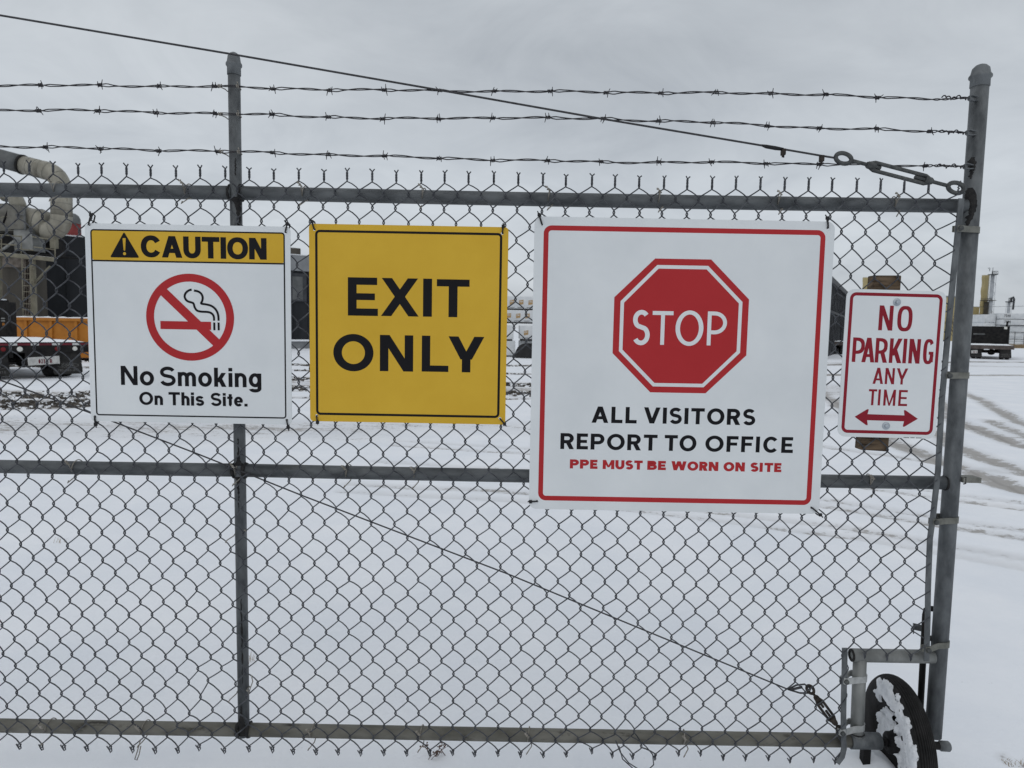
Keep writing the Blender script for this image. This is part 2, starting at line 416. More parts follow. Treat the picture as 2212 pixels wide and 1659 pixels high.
m = bpy.data.materials.new('snow_and_slush'); m.use_nodes = True
n, l = m.node_tree.nodes, m.node_tree.links
b = n['Principled BSDF']; b.inputs['Specular IOR Level'].default_value = 0.12
t = n.new('ShaderNodeTexCoord')
def gnoise(sc, det, rough, stretch):
    mp = n.new('ShaderNodeMapping'); mp.inputs['Scale'].default_value = stretch
    l.new(t.outputs['Object'], mp.inputs[0])
    z = n.new('ShaderNodeTexNoise'); z.inputs['Scale'].default_value = sc; z.inputs['Detail'].default_value = det
    z.inputs['Roughness'].default_value = rough; l.new(mp.outputs[0], z.inputs['Vector']); return z.outputs['Fac']
def mth(op, a, b_=None, clamp=False):
    q = n.new('ShaderNodeMath'); q.operation = op; q.use_clamp = clamp
    for k, v in enumerate((a, b_)):
        if v is None: continue
        if isinstance(v, (int, float)): q.inputs[k].default_value = v
        else: l.new(v, q.inputs[k])
    return q.outputs[0]
an = n.new('ShaderNodeAttribute'); an.attribute_name = 'slush'
na = gnoise(1.5, 10, 0.70, (0.5, 1.0, 1)); nb = gnoise(8.0, 8, 0.65, (0.6, 1.2, 1))
nc = gnoise(26.0, 6, 0.65, (1.0, 0.7, 1))
nn = mth('ADD', mth('ADD', mth('MULTIPLY', na, 0.42), mth('MULTIPLY', nb, 0.33)), mth('MULTIPLY', nc, 0.25))
nn = mth('ADD', mth('MULTIPLY', mth('SUBTRACT', nn, 0.49), 3.0), 0.5)
mask = mth('MULTIPLY', mth('SUBTRACT', mth('ADD', nn, an.outputs['Fac']), 1.0), 6.0, True)
snowr = n.new('ShaderNodeValToRGB'); l.new(gnoise(1.3, 6, 0.6, (1,1,1)), snowr.inputs[0])
snowr.color_ramp.elements[0].position = 0.3; snowr.color_ramp.elements[0].color = (0.76, 0.79, 0.84, 1)
snowr.color_ramp.elements[1].position = 0.7; snowr.color_ramp.elements[1].color = (0.86, 0.875, 0.905, 1)
dr = n.new('ShaderNodeValToRGB'); l.new(nb, dr.inputs[0])
dr.color_ramp.elements[0].position = 0.35; dr.color_ramp.elements[0].color = (0.028, 0.025, 0.022, 1)
dr.color_ramp.elements[1].position = 0.66; dr.color_ramp.elements[1].color = (0.17, 0.15, 0.13, 1)
thin = mth('MULTIPLY', mth('SUBTRACT', an.outputs['Fac'], 0.12), 0.75, True)
mx0 = n.new('ShaderNodeMixRGB'); l.new(thin, mx0.inputs[0]); l.new(snowr.outputs[0], mx0.inputs[1]); mx0.inputs[2].default_value = (0.36, 0.345, 0.33, 1)
dl = n.new('ShaderNodeMixRGB'); l.new(mth('MULTIPLY', mth('SUBTRACT', an.outputs['Fac'], 0.70), 5.0, True), dl.inputs[0]); dl.inputs[1].default_value = (0.37, 0.355, 0.34, 1); l.new(dr.outputs[0], dl.inputs[2])
mx = n.new('ShaderNodeMixRGB'); l.new(mask, mx.inputs[0]); l.new(mx0.outputs[0], mx.inputs[1]); l.new(dl.outputs[0], mx.inputs[2])
# a few grit specks on the clean snow
sp = gnoise(30, 3, 0.5, (0.8, 1.2, 1)); spm = mth('MULTIPLY', mth('SUBTRACT', sp, 0.745), 20.0, True)
mx2 = n.new('ShaderNodeMixRGB'); l.new(mth('MULTIPLY', spm, 0.35), mx2.inputs[0]); l.new(mx.outputs[0], mx2.inputs[1]); mx2.inputs[2].default_value = (0.2,0.18,0.16,1)
l.new(mx2.outputs[0], b.inputs['Base Color'])
rr = n.new('ShaderNodeMapRange'); l.new(mask, rr.inputs[0]); rr.inputs['To Min'].default_value = 0.9; rr.inputs['To Max'].default_value = 0.55
l.new(rr.outputs[0], b.inputs['Roughness'])
bp = n.new('ShaderNodeBump'); bp.inputs['Strength'].default_value = 0.35; bp.inputs['Distance'].default_value = 0.04
l.new(mth('ADD', mth('MULTIPLY', gnoise(5, 8, 0.62, (1,1,1)), 0.8), mth('MULTIPLY', mask, -0.5)), bp.inputs['Height']); l.new(bp.outputs[0], b.inputs['Normal'])
gm.materials.append(m)

# churned lumps of slush and frozen mud in the wheel ruts
def clods(name, mt, count, amin, label, h0, seed):
    r_ = np.random.default_rng(seed); mb = MB(); k = 0; tries = 0
    while k < count and tries < count*60:
        tries += 1
        d = 9.0+22.0*r_.random()**1.3; x = r_.uniform(-0.85, 0.75)*d
        i_ = min(np.searchsorted(gx, x), nx-1); j_ = min(np.searchsorted(gy, d-2.1), ny-1)
        A_ = dirt[j_, i_]
        if x > 4.6 or A_ < amin or r_.random() > (A_-amin)/(0.95-amin)*1.4+0.05: continue
        z = hgt[j_, i_]; w_ = r_.uniform(0.02, 0.06)*(0.7+d/26); dp = w_*r_.uniform(.5, 1.0); h_ = h0*r_.uniform(.35, 1.2)*(0.6+w_*4)
        y = d-2.1; q = [r_.uniform(.7, 1.25) for _ in range(6)]
        vs = [(x+w_*q[a]*math.cos(a*math.pi/3), y+dp*q[a]*math.sin(a*math.pi/3), z-0.02) for a in range(6)]
        vs += [(x+w_*.55*q[(a+2)%6]*math.cos(a*math.pi/3+.3), y+dp*.55*q[(a+2)%6]*math.sin(a*math.pi/3+.3), z+h_*q[(a+1)%6]) for a in range(6)]
        mb.add(vs, [(a, (a+1)%6, (a+1)%6+6, a+6) for a in range(6)]+[(6,7,8,9,10,11)], False); k += 1
    tag(mb.build(name, mt), label, None, None, 'stuff')
clods('mud_clods', M['clod'], 9000, 0.58, 'dark frozen mud lumps churned up along the wheel ruts', 0.034, 5)
clods('snow_clods', M['snow_clean'], 3000, 0.50, 'white snow lumps thrown up between the muddy ruts', 0.04, 6)

# ------------------------------------------------------------------ the gate
XL, XR, XH = -0.860, 1.404, -2.62          # middle post, end post, hinge post
ZT, ZM, ZB = 1.899, 1.034, 0.170           # rails
YR = 0.0335
gate = thing('chain_link_gate', 'galvanised chain-link swing gate with barbed wire strands and caster wheel, closing off the yard', 'gate', (0, YR, 0))

def pipe(name, a, b_, r, mt, n_=20, parent=None, sag=0.0, seg=1):
    A, B = Vector(a), Vector(b_)
    pts = [A.lerp(B, i/seg) + Vector((0,0,-sag*4*(i/seg)*(1-i/seg))) for i in range(seg+1)]
    return MB().tube(pts, r, n_).build(name, mt, parent or gate)
# rails run between the posts (butted against them)
RR = 0.0213; RL = 0.0180; RP = 0.0247
segs = [(XH+0.03, XL-RL+0.006), (XL+RL-0.006, XR-0.020)]
for a, b_ in segs: pipe('top_rail', (a, YR, ZT), (b_, YR, ZT), RR, M['galv_rail'], sag=0.003, seg=8)
for a, b_ in segs: pipe('middle_rail', (a, YR, ZM), (b_, YR, ZM), RR, M['galv_rail'], sag=0.002, seg=8)
for a, b_ in ((XH+0.03, XL-RL+0.005), (XL+RL-0.005, 1.13)): pipe('bottom_rail', (a, YR, ZB), (b_, YR, ZB), RR, M['galv_low'], sag=0.001, seg=8)
MB().tube([(1.1305, YR, ZB), (1.228, YR, ZB)], 0.0262, 20).build('rail_sleeve', M['galv'], gate)
mp_ = pipe('middle_post', (XL, YR, ZB-0.02), (XL, YR, 2.27), RL, M['galv'])
ep = pipe('end_post', (XR, YR+0.002, 0.19), (XR, YR+0.002, 2.275), RP, M['galv'], 28)
pipe('hinge_post', (XH, YR, -0.3), (XH, YR, 2.72), 0.045, M['galv'], 28)
def cap(x, y, z, r, parent):
    prof = [(r*1.01, z-0.003), (r*1.09, z-0.002), (r*1.08, z+0.020), (r*1.27, z+0.025), (r*1.27, z+0.030), (r*1.08, z+0.036), (r*0.95, z+0.052), (r*0.6, z+0.061), (r*0.25, z+0.0645), (0.0005, z+0.065)]
    Rm = Matrix(((0,1,0,x),(0,0,1,y),(1,0,0,0),(0,0,0,1)))
    MB().lathe(prof, 24, Rm).build('post_cap', M['galv'], parent)
cap(XL, YR, 2.252, RL*1.03, mp_); cap(XR, YR+0.002, 2.257, RP, ep)
# rough black weld beads round the joints
def weld(pts, r0, name='weld_bead', parent=gate):
    mb = MB(); P = [Vector(p) for p in pts]
    mb.tube(P, [r0*(0.6+0.8*random.random()) for _ in P], 7)
    mb.build(name, M['weld'], parent)
def ring(c, ax, r, n_=14, a0=0, a1=2*math.pi):
    c = Vector(c); out = []
    for k in range(n_+1):
        a = a0+(a1-a0)*k/n_
        if ax == 'x': out.append(c+Vector((0, math.cos(a)*r, math.sin(a)*r)))
        elif ax == 'y': out.append(c+Vector((math.cos(a)*r, 0, math.sin(a)*r)))
        else: out.append(c+Vector((math.cos(a)*r, math.sin(a)*r, 0)))
    return out
for z in (ZT, ZM, ZB):
    for s in (-1, 1):
        weld(ring((XL+s*(RL-0.001), YR, z), 'x', RR+0.001, 16), 0.0048)
weld(ring((XR-0.0225, YR, ZM), 'x', RR+0.0005, 14), 0.003)
def stain(xc, yc, r, rows, parent=gate):
    """irregular paint smear lying on a round post: rows of (z, from, to) as fractions of the radius"""
    mb = MB(); vs = []; fs = []; zs = [q[0] for q in rows]; n_ = 26; k_ = 9
    for i in range(n_+1):
        z = zs[0]+(zs[-1]-zs[0])*i/n_
        f0 = float(np.interp(-z, [-q for q in zs], [q[1] for q in rows])); f1 = float(np.interp(-z, [-q for q in zs], [q[2] for q in rows]))
        j0, j1 = random.uniform(-.09,.09), random.uniform(-.09,.09)
        a0, a1 = math.asin(max(-.99,min(.99,f0+j0))), math.asin(max(-.99,min(.99,f1+j1)))
        for k in range(k_+1):
            a = a0+(a1-a0)*k/k_; rr_ = r+0.0006+0.0012*math.sin(math.pi*k/k_)
            vs.append((xc+rr_*math.sin(a), yc-rr_*math.cos(a), z))
    for i in range(n_):
        for k in range(k_): fs.append((i*(k_+1)+k, i*(k_+1)+k+1, (i+1)*(k_+1)+k+1, (i+1)*(k_+1)+k))
    mb.add(vs, fs, True).build('weld_stain', M['weld'], parent)
stain(XR, YR+0.002, RP, [(ZT+.052,-.95,-.6),(ZT+.042,-.98,-.2),(ZT+.025,-.98,.0),(ZT+.008,-.85,.05),(ZT-.008,-.7,.05),(ZT-.022,-.65,-.1),(ZT-.036,-.85,-.3),(ZT-.052,-.9,-.5),(ZT-.064,-.9,-.7)])
stain(XR, YR+0.002, RP, [(2.042,-.9,-.62),(2.03,-.95,-.4),(2.012,-.9,-.45),(1.992,-.85,-.6),(1.978,-.85,-.72)])
stain(XL, YR, RL, [(ZM+.105,.05,.2),(ZM+.06,0,.3),(ZM+.03,-.2,.5),(ZM+.018,-.9,.9)])
stain(XL, YR, RL, [(ZM-.018,-.9,.9),(ZM-.03,-.2,.3),(ZM-.05,-.2,.25),(ZM-.075,0,.2),(ZM-.13,.05,.12)])
stain(XL, YR, RL, [(ZB+.09,-.1,.1),(ZB+.06,-.3,.2),(ZB+.03,-.7,.6),(ZB-.012,-.9,.9)])
stain(XL, YR, RL, [(ZT+.10,.3,.45),(ZT+.07,.25,.5),(ZT+.05,.3,.42)])
stain(XL, YR, RL, [(ZT-.015,-.9,.95),(ZT-.035,.1,.95),(ZT-.07,.5,.95),(ZT-.12,.6,.8)])
stain(XL, YR, RL, [(0.62,.2,.3),(0.5,.15,.4),(0.4,.2,.35),(0.33,.25,.35)])

# --- chain-link fabric: every zigzag wire is a piece of its own
HS, PITCHX = 0.04437, 0.03675
def kx(j):
    if j == 0: return 1.3385
    x = 1.2483 - PITCHX*(j-2)
    return x + 0.009*math.sin((1.3-x)/2.65*math.pi)*(1 if x > -1.4 else 0)
jit = {}
def knot(j, r):
    if (j, r) not in jit:
        jit[(j, r)] = (random.gauss(0, 0.0014), random.gauss(0, 0.0014))
    x = kx(j); z = 1.8985 - HS*(r-1) if r > 0 else 1.9365 + 0.0007*math.sin(j*0.21) + 0.007*(abs(x)/1.4)**2*(x < 0)
    z += 0.004*math.sin(x*2.1+0.7)*(r/41.0)
    x += 0.004*math.sin(z*3.0+0.5)
    if j == 6 and z < 0.485: x = 1.090
    if j == 0: x = 1.3385 - 0.010*math.exp(-((z-0.86)/0.12)**2) - 0.004*math.sin((1.9-z)*2.2)
    dx, dz = jit[(j, r)]
    # places where the fabric has been pulled out of shape near the ground
    for cx, cz, ax_, az_, s in bends:
        w = math.exp(-((x-cx)**2+(z-cz)**2)/(2*s*s)); dx += ax_*w; dz += az_*w
    return x+dx, z+dz
bends = [(-1.035,0.235,0.0,-0.016,0.035), (-0.95,0.36,-0.012,0.016,0.03), (-0.99,0.14,-0.012,0.012,0.035), (-0.80,0.13,0.01,0.012,0.05),
         (0.33,0.20,0.012,-0.012,0.04), (0.46,0.19,-0.014,-0.014,0.04), (0.28,0.13,0.01,0.018,0.04), (0.6,0.13,0.0,0.016,0.06)]
WR, HY, EX = 0.00198, 0.0030, 0.0027
fabric = thing('chain_link_fabric', '', '', parent=gate)
NW = 98
def wire(i):
    right, left = i, i+1
    rend = 33 if i < 6 else 41
    def side(j): return 1 if j == right else -1
    pts = []
    j0 = right if right % 2 == 0 else left
    x0, z0 = knot(j0, 0)
    s0 = side(j0)                       # this wire lies to one side of its twist
    ph = 0.0 if s0 > 0 else math.pi
    tw = []
    for k in range(13):
        a = ph + k/12*2*math.pi*2.4; tw.append(Vector((x0+0.0021*math.cos(a), 0.0021*math.sin(a), z0+0.003+0.0185*k/12)))
    e = tw[-1]; hd = 1 if s0 > 0 else -1
    top = [Vector((e.x+hd*0.0085*random.uniform(.8,1.15), e.y-0.001, e.z+0.0105*random.uniform(.8,1.15))), Vector((e.x+hd*0.003, e.y, e.z+0.004))]
    pts += top + tw[::-1]
    r = 0; j = j0
    first = True
    while r < rend:
        jn = left if j == right else right
        xa, za = knot(j, r); xb, zb = knot(jn, r+1)
        front = jn == left               # strands falling to the left lie in front
        yy = -HY if front else HY
        sa, sb = side(j), side(jn)
        if not first: pts.append(Vector((xa+sa*EX, 0, za)))
        A = Vector((xa+sa*EX*0.25, yy*0.85, za-0.0062)); B = Vector((xb+sb*EX*0.25, yy*0.85, zb+0.0062))
        bow = (0.0024-0.0014*xa/1.4) if not front else -0.0006
        nrm = Vector((B.z-A.z, 0, -(B.x-A.x))).normalized()
        if nrm.z < 0: nrm = -nrm
        pts += [A, A.lerp(B, 0.33)+nrm*bow, A.lerp(B, 0.67)+nrm*bow, B]
        r += 1; j = jn; first = False
    xe, ze = knot(j, r); s = side(j)
    u = random.uniform
    # knuckled end, bent back on itself
    yk = 0.0026*s
    if s > 0:
        pts += [Vector((xe+0.0035, yk, ze-0.002)), Vector((xe+0.0045, yk, ze-0.010*u(.8,1.3))), Vector((xe+0.0012, yk-0.002, ze-0.0135*u(.9,1.2))),
                Vector((xe-0.0015, yk-0.004, ze-0.005)), Vector((xe-0.0075*u(.8,1.2), yk-0.0045, ze+0.0075*u(.7,1.1)))]
    else:
        pts += [Vector((xe-0.001, yk, ze-0.0005)), Vector((xe-0.0005, yk, ze-0.0035*u(.8,1.2))), Vector((xe+0.0025, yk+0.002, ze-0.0025)), Vector((xe+0.0065*u(.7,1.2), yk+0.0045, ze+0.006*u(.7,1.1)))]
    return MB().tube(pts, WR, 6).build('wire', M['wire'], fabric)
for i in range(NW): wire(i)

# --- flat tension bars and bands
def strap(pts, w, t, mt, name, parent, wdir=Vector((1,0,0))):
    """flat bar following pts, width along wdir"""
    P = [Vector(p) for p in pts]; mb = MB(); vs = []
    for i, p in enumerate(P):
        tg = (P[min(i+1,len(P)-1)]-P[max(i-1,0)]).normalized()
        wd = (wdir - tg*wdir.dot(tg)).normalized(); nd = tg.cross(wd)
        vs += [p+wd*w/2+nd*t/2, p-wd*w/2+nd*t/2, p-wd*w/2-nd*t/2, p+wd*w/2-nd*t/2]
    fs = [(3,2,1,0), tuple(len(vs)-4+k for k in range(4))]
    for i in range(len(P)-1):
        for k in range(4): fs.append((i*4+k, i*4+(k+1)%4, i*4+4+(k+1)%4, i*4+4+k))
    return mb.add(vs, fs).build(name, mt, parent)
strap([(1.349,0.0,1.915),(1.342,0.0,1.70),(1.337,0.0,1.5),(1.333,0.0,1.3),(1.3365,0.0,1.08),(1.331,0.0,0.94),(1.326,0.0,0.86),(1.331,0.0,0.7),(1.3365,0.0,0.6),(1.342,0.0,0.462)], 0.0165, 0.005, M['galv'], 'tension_bar', gate)
strap([(1.0785,0.0,0.500),(1.082,0.0,0.42),(1.086,0.0,0.3),(1.091,-0.001,0.2),(1.094,-0.003,0.165),(1.088,-0.006,0.14),(1.072,-0.008,0.118)], 0.0165, 0.005, M['galv'], 'tension_bar', gate)
def band(xc, r, z, xb, mt, tilt=0.0, h=0.019):
    """U-shaped band round a post with its bolted ends at xb"""
    pts = [(xb-0.010, YR-0.046+0.018, z-tilt), (xb, YR-0.040, z-tilt), (xc-r*0.9, YR-r-0.002, z)]
    for k in range(9):
        a = -math.pi/2 + math.pi*k/8
        pts.append((xc+math.cos(a)*(r+0.0015), YR+0.002+math.sin(a)*(r+0.0015), z))
    pts += [(xc-r*0.9, YR+r+0.003, z), (xb, YR-0.020, z-tilt), (xb-0.012, YR-0.024, z-tilt)]
    o = strap(pts, h, 0.003, mt, 'tension_band', gate, Vector((0,0,1)))
    Rm = Matrix.Translation((xb+0.001, YR-0.042, z-tilt)) @ Matrix.Rotation(-math.pi/2, 4, 'Z')
    MB().lathe([(0.0005,0.008),(0.005,0.0075),(0.0075,0.005),(0.008,0.0),(0.0045,-0.001),(0.0045,-0.03),(0.0005,-0.03)], 14, Rm).build('bolt', M['cast'], o)
band(XR, RP, 1.825, 1.347, M['band_old'])
band(XR, RP, 1.378, 1.345, M['band_old'])
band(XR, RP, 0.918, 1.336, M['band_old'], 0.001)
band(XR, RP, 0.509, 1.340, M['band_old'], 0.008)
# --- caster bracket at the toe of the gate
YB = YR
pipe('bracket_arm', (1.121, YB, 0.4605), (XR-0.02, YB, 0.4605), 0.0213, M['galv_new'], 22)
pipe('bracket_leg', (1.147, YB, 0.452), (1.1525, YB, ZB+0.012), 0.0205, M['galv_new'], 22)
MB().tube(ring((1.1195, YB, 0.4605), 'x', 0.0165, 18)[:-1], 0.0045, 6, closed=True).build('pipe_rim', M['weld'], gate)
band(1.1495, 0.0205, 0.388, 1.085, M['band'], -0.004, 0.021)
band(1.152, 0.0205, 0.222, 1.083, M['band'], 0.003, 0.021)
weld(ring((1.1525, YB, ZB+0.026), 'z', 0.021, 14), 0.002)
# drop rod behind the end post
rod = pipe('drop_rod', (1.396, YR+0.062, 0.10), (1.389, YR+0.062, 0.575), 0.0098, M['black_metal'], 12)
MB().tube([(1.389, YR+0.062, 0.574), (1.390, YR+0.06, 0.592), (1.396, YR+0.055, 0.599), (1.415, YR+0.055, 0.597), (1.447, YR+0.05, 0.588)], 0.0095, 10).build('rod_handle', M['black_metal'], gate)
strap([(1.34,YR+0.04,0.528),(1.36,YR+0.078,0.527),(1.392,YR+0.055,0.527)], 0.022, 0.003, M['galv'], 'rod_guide', gate, Vector((0,0,1)))
# latch tongue on the far side
mb = MB(); mb.box((XR+0.022, YR-0.022, ZM+0.006), (XR+0.0785, YR+0.02, ZM+0.0225)); mb.build('latch_tongue', M['band_old'], gate)
weld([(XR+0.024, YR-0.02, ZM+0.002), (XR+0.03, YR-0.02, ZM+0.003), (XR+0.029, YR-0.019, ZM+0.024)], 0.003)

# --- caster wheel
WM = Matrix.Translation((1.285, YR-0.003, 0.166)) @ Matrix.Rotation(math.radians(-4.8), 4, 'Z')
wheel = thing('caster_wheel', '', '', parent=gate)
R0 = 0.202
prof = [(0.112,-0.030),(0.118,-0.038),(0.135,-0.043),(0.158,-0.0445),(0.178,-0.042),(0.190,-0.036)]
for k in range(9):
    x = -0.032+0.064*k/8
    rr_ = R0 - 0.012*(x/0.034)**2
    prof += [(rr_, x-0.0026), (rr_, x+0.0022)]
    if k < 8: prof += [(rr_-0.0055, x+0.003), (rr_-0.0055, x+0.0052)]
prof += [(0.190,0.036),(0.178,0.042),(0.158,0.0445),(0.135,0.043),(0.118,0.038),(0.112,0.030)]
prof = [(a_q*1.04, b_q*0.75) for a_q, b_q in prof]
tyre = MB().lathe(prof, 72, WM).build('tyre', M['rubber'], wheel)
MB().lathe([(0.118,-0.022),(0.114,-0.025),(0.112,-0.021),(0.103,-0.016),(0.09,-0.004),(0.06,0.006),(0.036,0.008),(0.034,-0.03),(0.030,-0.034),(0.012,-0.034),(0.012,0.034),(0.03,0.034),(0.034,0.02),(0.06,0.014),(0.09,0.004),(0.103,0.018),(0.112,0.021),(0.118,0.022)], 48, WM).build('rim', M['black_metal'], wheel)
MB().lathe([(0.0005,-0.075),(0.0125,-0.075),(0.0125,0.15),(0.0005,0.15)], 16, WM).build('axle', M['black_metal'], wheel)
MB().lathe([(0.0005,0.164),(0.013,0.164),(0.0165,0.16),(0.0165,0.135),(0.0125,0.13)], 16, WM).build('axle_cap', M['galv'], wheel)
# snow packed on the sidewall and in the dish of the rim
def snow_patch(rin, rout, a0, a1, xs, thick, nr, na, seed, name, thr=0.42):
    mb = MB(); A_, T_ = np.meshgrid(np.linspace(a0, a1, na+1), np.linspace(0, 1, nr+1), indexing='ij')
    Rr_ = rin+(rout-rin)*T_
    px_, py_ = Rr_*np.cos(A_)*42+seed*7, Rr_*np.sin(A_)*42+seed*3
    nz = fbm(px_, py_, 3, 3)
    q = (A_-a0)/(a1-a0)
    prof_ = np.minimum(1, np.minimum(T_, 1-T_)/0.30)*np.minimum(1, np.minimum(q, 1-q)/0.10)
    f_ = prof_*0.62+(nz-0.5)*1.5+0.12
    vs = []
    for i in range(na+1):
        for k in range(nr+1):
            e_ = max(0.0, min(1.0, (f_[i,k]-thr)/0.28+0.25)); e_ = e_*e_*(3-2*e_)
            x = xs(Rr_[i,k]) + 0.0022 - (thick+0.0022)*e_*(0.75+0.5*nz[i,k])
            vs.append(WM @ Vector((x, Rr_[i,k]*math.cos(A_[i,k]), Rr_[i,k]*math.sin(A_[i,k]))))
    fs = [(i*(nr+1)+k, i*(nr+1)+k+1, (i+1)*(nr+1)+k+1, (i+1)*(nr+1)+k) for i in range(na) for k in range(nr)]
    return mb.add(vs, fs, True).build(name, M['snow_grey'], wheel)
def side_x(r_):
    return float(np.interp(r_/1.04, [0.112,0.118,0.135,0.158,0.178,0.190,0.2], [-0.0231,-0.0293,-0.0331,-0.0343,-0.0323,-0.0277,-0.0216]))
def dish_x(r_): return float(np.interp(r_, [0.0,0.03,0.036,0.06,0.09,0.103,0.112], [-0.03,-0.022,-0.005,0.0,-0.006,-0.016,-0.022]))
# wheel-plane angle: 0 points to the far side (+y), 90 deg up, 180 towards the viewer
D2 = math.radians
snow_patch(0.120, 0.198, D2(50), D2(278), side_x, 0.0055, 30, 300, 1.0, 'packed_snow', 0.37)
snow_patch(0.030, 0.112, D2(92), D2(245), dish_x, 0.010, 22, 140, 4.0, 'packed_snow', 0.28)
snow_patch(0.040, 0.108, D2(330), D2(432), dish_x, 0.006, 22, 110, 9.0, 'packed_snow', 0.36)
# snow heap the wheel stands in
def heap(name, cx, cy, rx, ry, h, seed, parent=None, label=None, cat=None):
    mb = MB(); vs = []; nr, na = 8, 40
    for i in range(nr+1):
        for k in range(na):
            a = 2*math.pi*k/na; q = i/nr
            wr = 1+0.3*(float(vnoise(np.array(math.cos(a)*1.5+seed), np.array(math.sin(a)*1.5), 2))-0.5)
            z = h*(1-q*q)**2*(0.8+0.4*float(vnoise(np.array(q*3*math.cos(a)+seed), np.array(q*3*math.sin(a)), 5)))
            vs.append((cx+rx*wr*q*math.cos(a), cy+ry*wr*q*math.sin(a), z-0.02*q))
    fs = [(i*na+k, (i+1)*na+k, (i+1)*na+(k+1)%na, i*na+(k+1)%na) for i in range(nr) for k in range(na)]
    return mb.add(vs, fs, True).build(name, M['snow_clean'], parent)
tag(heap('snow_heap', 1.22, 0.07, 0.34, 0.30, 0.10, 2.0), 'low heap of snow the caster wheel stands in', 'snow heap')
MB().box((1.172,YR-0.012,0.02),(1.196,YR+0.012,0.147), Matrix.Translation((0,0,0))).build('support_leg', M['black_metal'], gate)

# --- cables, clamps and turnbuckles
def cable(pts, r, name, parent, strands=True):
    P = [Vector(p) for p in pts]
    out = []
    for a, b_ in zip(P[:-1], P[1:]):
        k = max(2, int((b_-a).length/0.05))
        out += [a.lerp(b_, i/k) for i in range(k)]
    out.append(P[-1])
    return MB().tube(out, r, 8).build(name, M['cable'], parent)
YC = 0.004
def TC(px, py, Y_=YC): return at(px, py, Y_)
c1 = [Vector((XH+0.045, YC, 2.557)), TC(0,33), TC(498,116.5), TC(960,196.5), TC(1300,256.5), TC(1650,315), TC(1690,322), TC(1775,336.5), TC(1803,341)]
up = cable(c1, 0.0031, 'brace_cable', gate)
MB().tube([TC(1642,313), TC(1655,316.5), TC(1675,320), TC(1692,322.5)], [0.0022,0.0058,0.0062,0.0045], 10).build('tape_wrap', M['ziptie'], up)
def clamp(p, parent, s=1.0):
    mb = MB(); p = Vector(p)
    mb.bevel_box((p.x-0.006*s,p.y-0.008*s,p.z-0.013*s),(p.x+0.006*s,p.y+0.008*s,p.z+0.006*s),0.002)
    mb.tube([(p.x-0.004*s,p.y-0.006*s,p.z+0.004*s),(p.x-0.004*s,p.y-0.006*s,p.z-0.02*s)],0.0025*s,8)
    mb.tube([(p.x+0.004*s,p.y+0.006*s,p.z+0.004*s),(p.x+0.004*s,p.y+0.006*s,p.z-0.018*s)],0.0025*s,8)
    mb.build('cable_clamp', M['rusty'], parent)
clamp(TC(1692,326), up); clamp(TC(1775,340), up)
def frame_of(a, b_):
    """matrix whose x axis runs from a to b, z up-ish, y away from the viewer"""
    x = (Vector(b_)-Vector(a)).normalized(); y = Vector((0,1,0)); z = x.cross(y).normalized(); y = z.cross(x)
    return Matrix(((x.x,y.x,z.x,a[0]),(x.y,y.y,z.y,a[1]),(x.z,y.z,z.z,a[2]),(0,0,0,1)))
def turnbuckle(a, b_, eye, slot0, slot1, wd, mt, parent, rod=0.005, name='turnbuckle'):
    """a, b: centres of the two eyes; slot0/slot1: where the open body starts and ends (metres from a)"""
    T = frame_of(a, b_); L = (Vector(b_)-Vector(a)).length
    root = thing(name, '', '', parent=parent)
    def tp(x, y, z): return T @ Vector((x, y, z))
    body = MB()
    for s in (-1, 1):
        body.tube([tp(slot0,0,s*wd*0.6), tp(slot0+0.01,0,s*wd), tp(slot1-0.01,0,s*wd), tp(slot1,0,s*wd*0.6)], rod*1.05, 8)
    body.tube([tp(slot0-0.014,0,0), tp(slot0-0.008,0,0), tp(slot0+0.012,0,0)], [0.008,wd*0.95,wd*1.02], 12)
    body.tube([tp(slot1-0.012,0,0), tp(slot1+0.008,0,0), tp(slot1+0.014,0,0)], [wd*1.02,wd*0.95,0.008], 12)
    body.build('buckle_body', mt, root)
    def eyelet(cx, s):
        ex, ez = eye*1.5, eye
        pts = [tp(cx+math.cos(k/22*2*math.pi)*ex*(1.0 if math.cos(k/22*2*math.pi)*s < 0 else 1.15), 0, math.sin(k/22*2*math.pi)*ez) for k in range(22)]
        MB().tube(pts, rod*1.15, 8, closed=True).build('eye_bolt', mt, root)
    eyelet(0, 1); eyelet(L, -1)
    MB().tube([tp(eye*1.4,0,0), tp(slot0+0.03,0,0)], rod, 8).build('threaded_rod', mt, root)
    MB().tube([tp(slot1-0.042,0,0), tp(L-eye*1.4,0,0)], rod, 8).build('threaded_rod', mt, root)
    return root
turnbuckle(TC(1821,342), TC(2066,406), 0.0150, 0.088, 0.268, 0.0118, M['cast'], gate, 0.0058)
lw = cable([Vector((XH+0.045,0.009,1.675)), at(0,821,0.0085), at(190,890,0.0085), at(432,982.5,0.0085), at(656.7,1072,0.0085), at(1095,1239,0.0085), at(1702,1489,0.0085)], 0.0024, 'brace_cable', gate)
a_ = at(1702,1489,0.0085)
MB().tube([a_, at(1720,1480,0.006), at(1738,1478,0.004), at(1751,1487,0.006), at(1748,1497,0.0085), at(1728,1497,0.010), a_], 0.0028, 8).build('cable_loop', M['cable'], lw)
MB().tube([at(1708,1490,0.004), at(1733,1484,0.003)], 0.004, 8).build('crimp', M['cable'], lw)
turnbuckle(at(1750,1489,0.009), at(1816,1578,0.009), 0.0095, 0.045, 0.132, 0.0098, M['rusty'], gate, 0.0042)

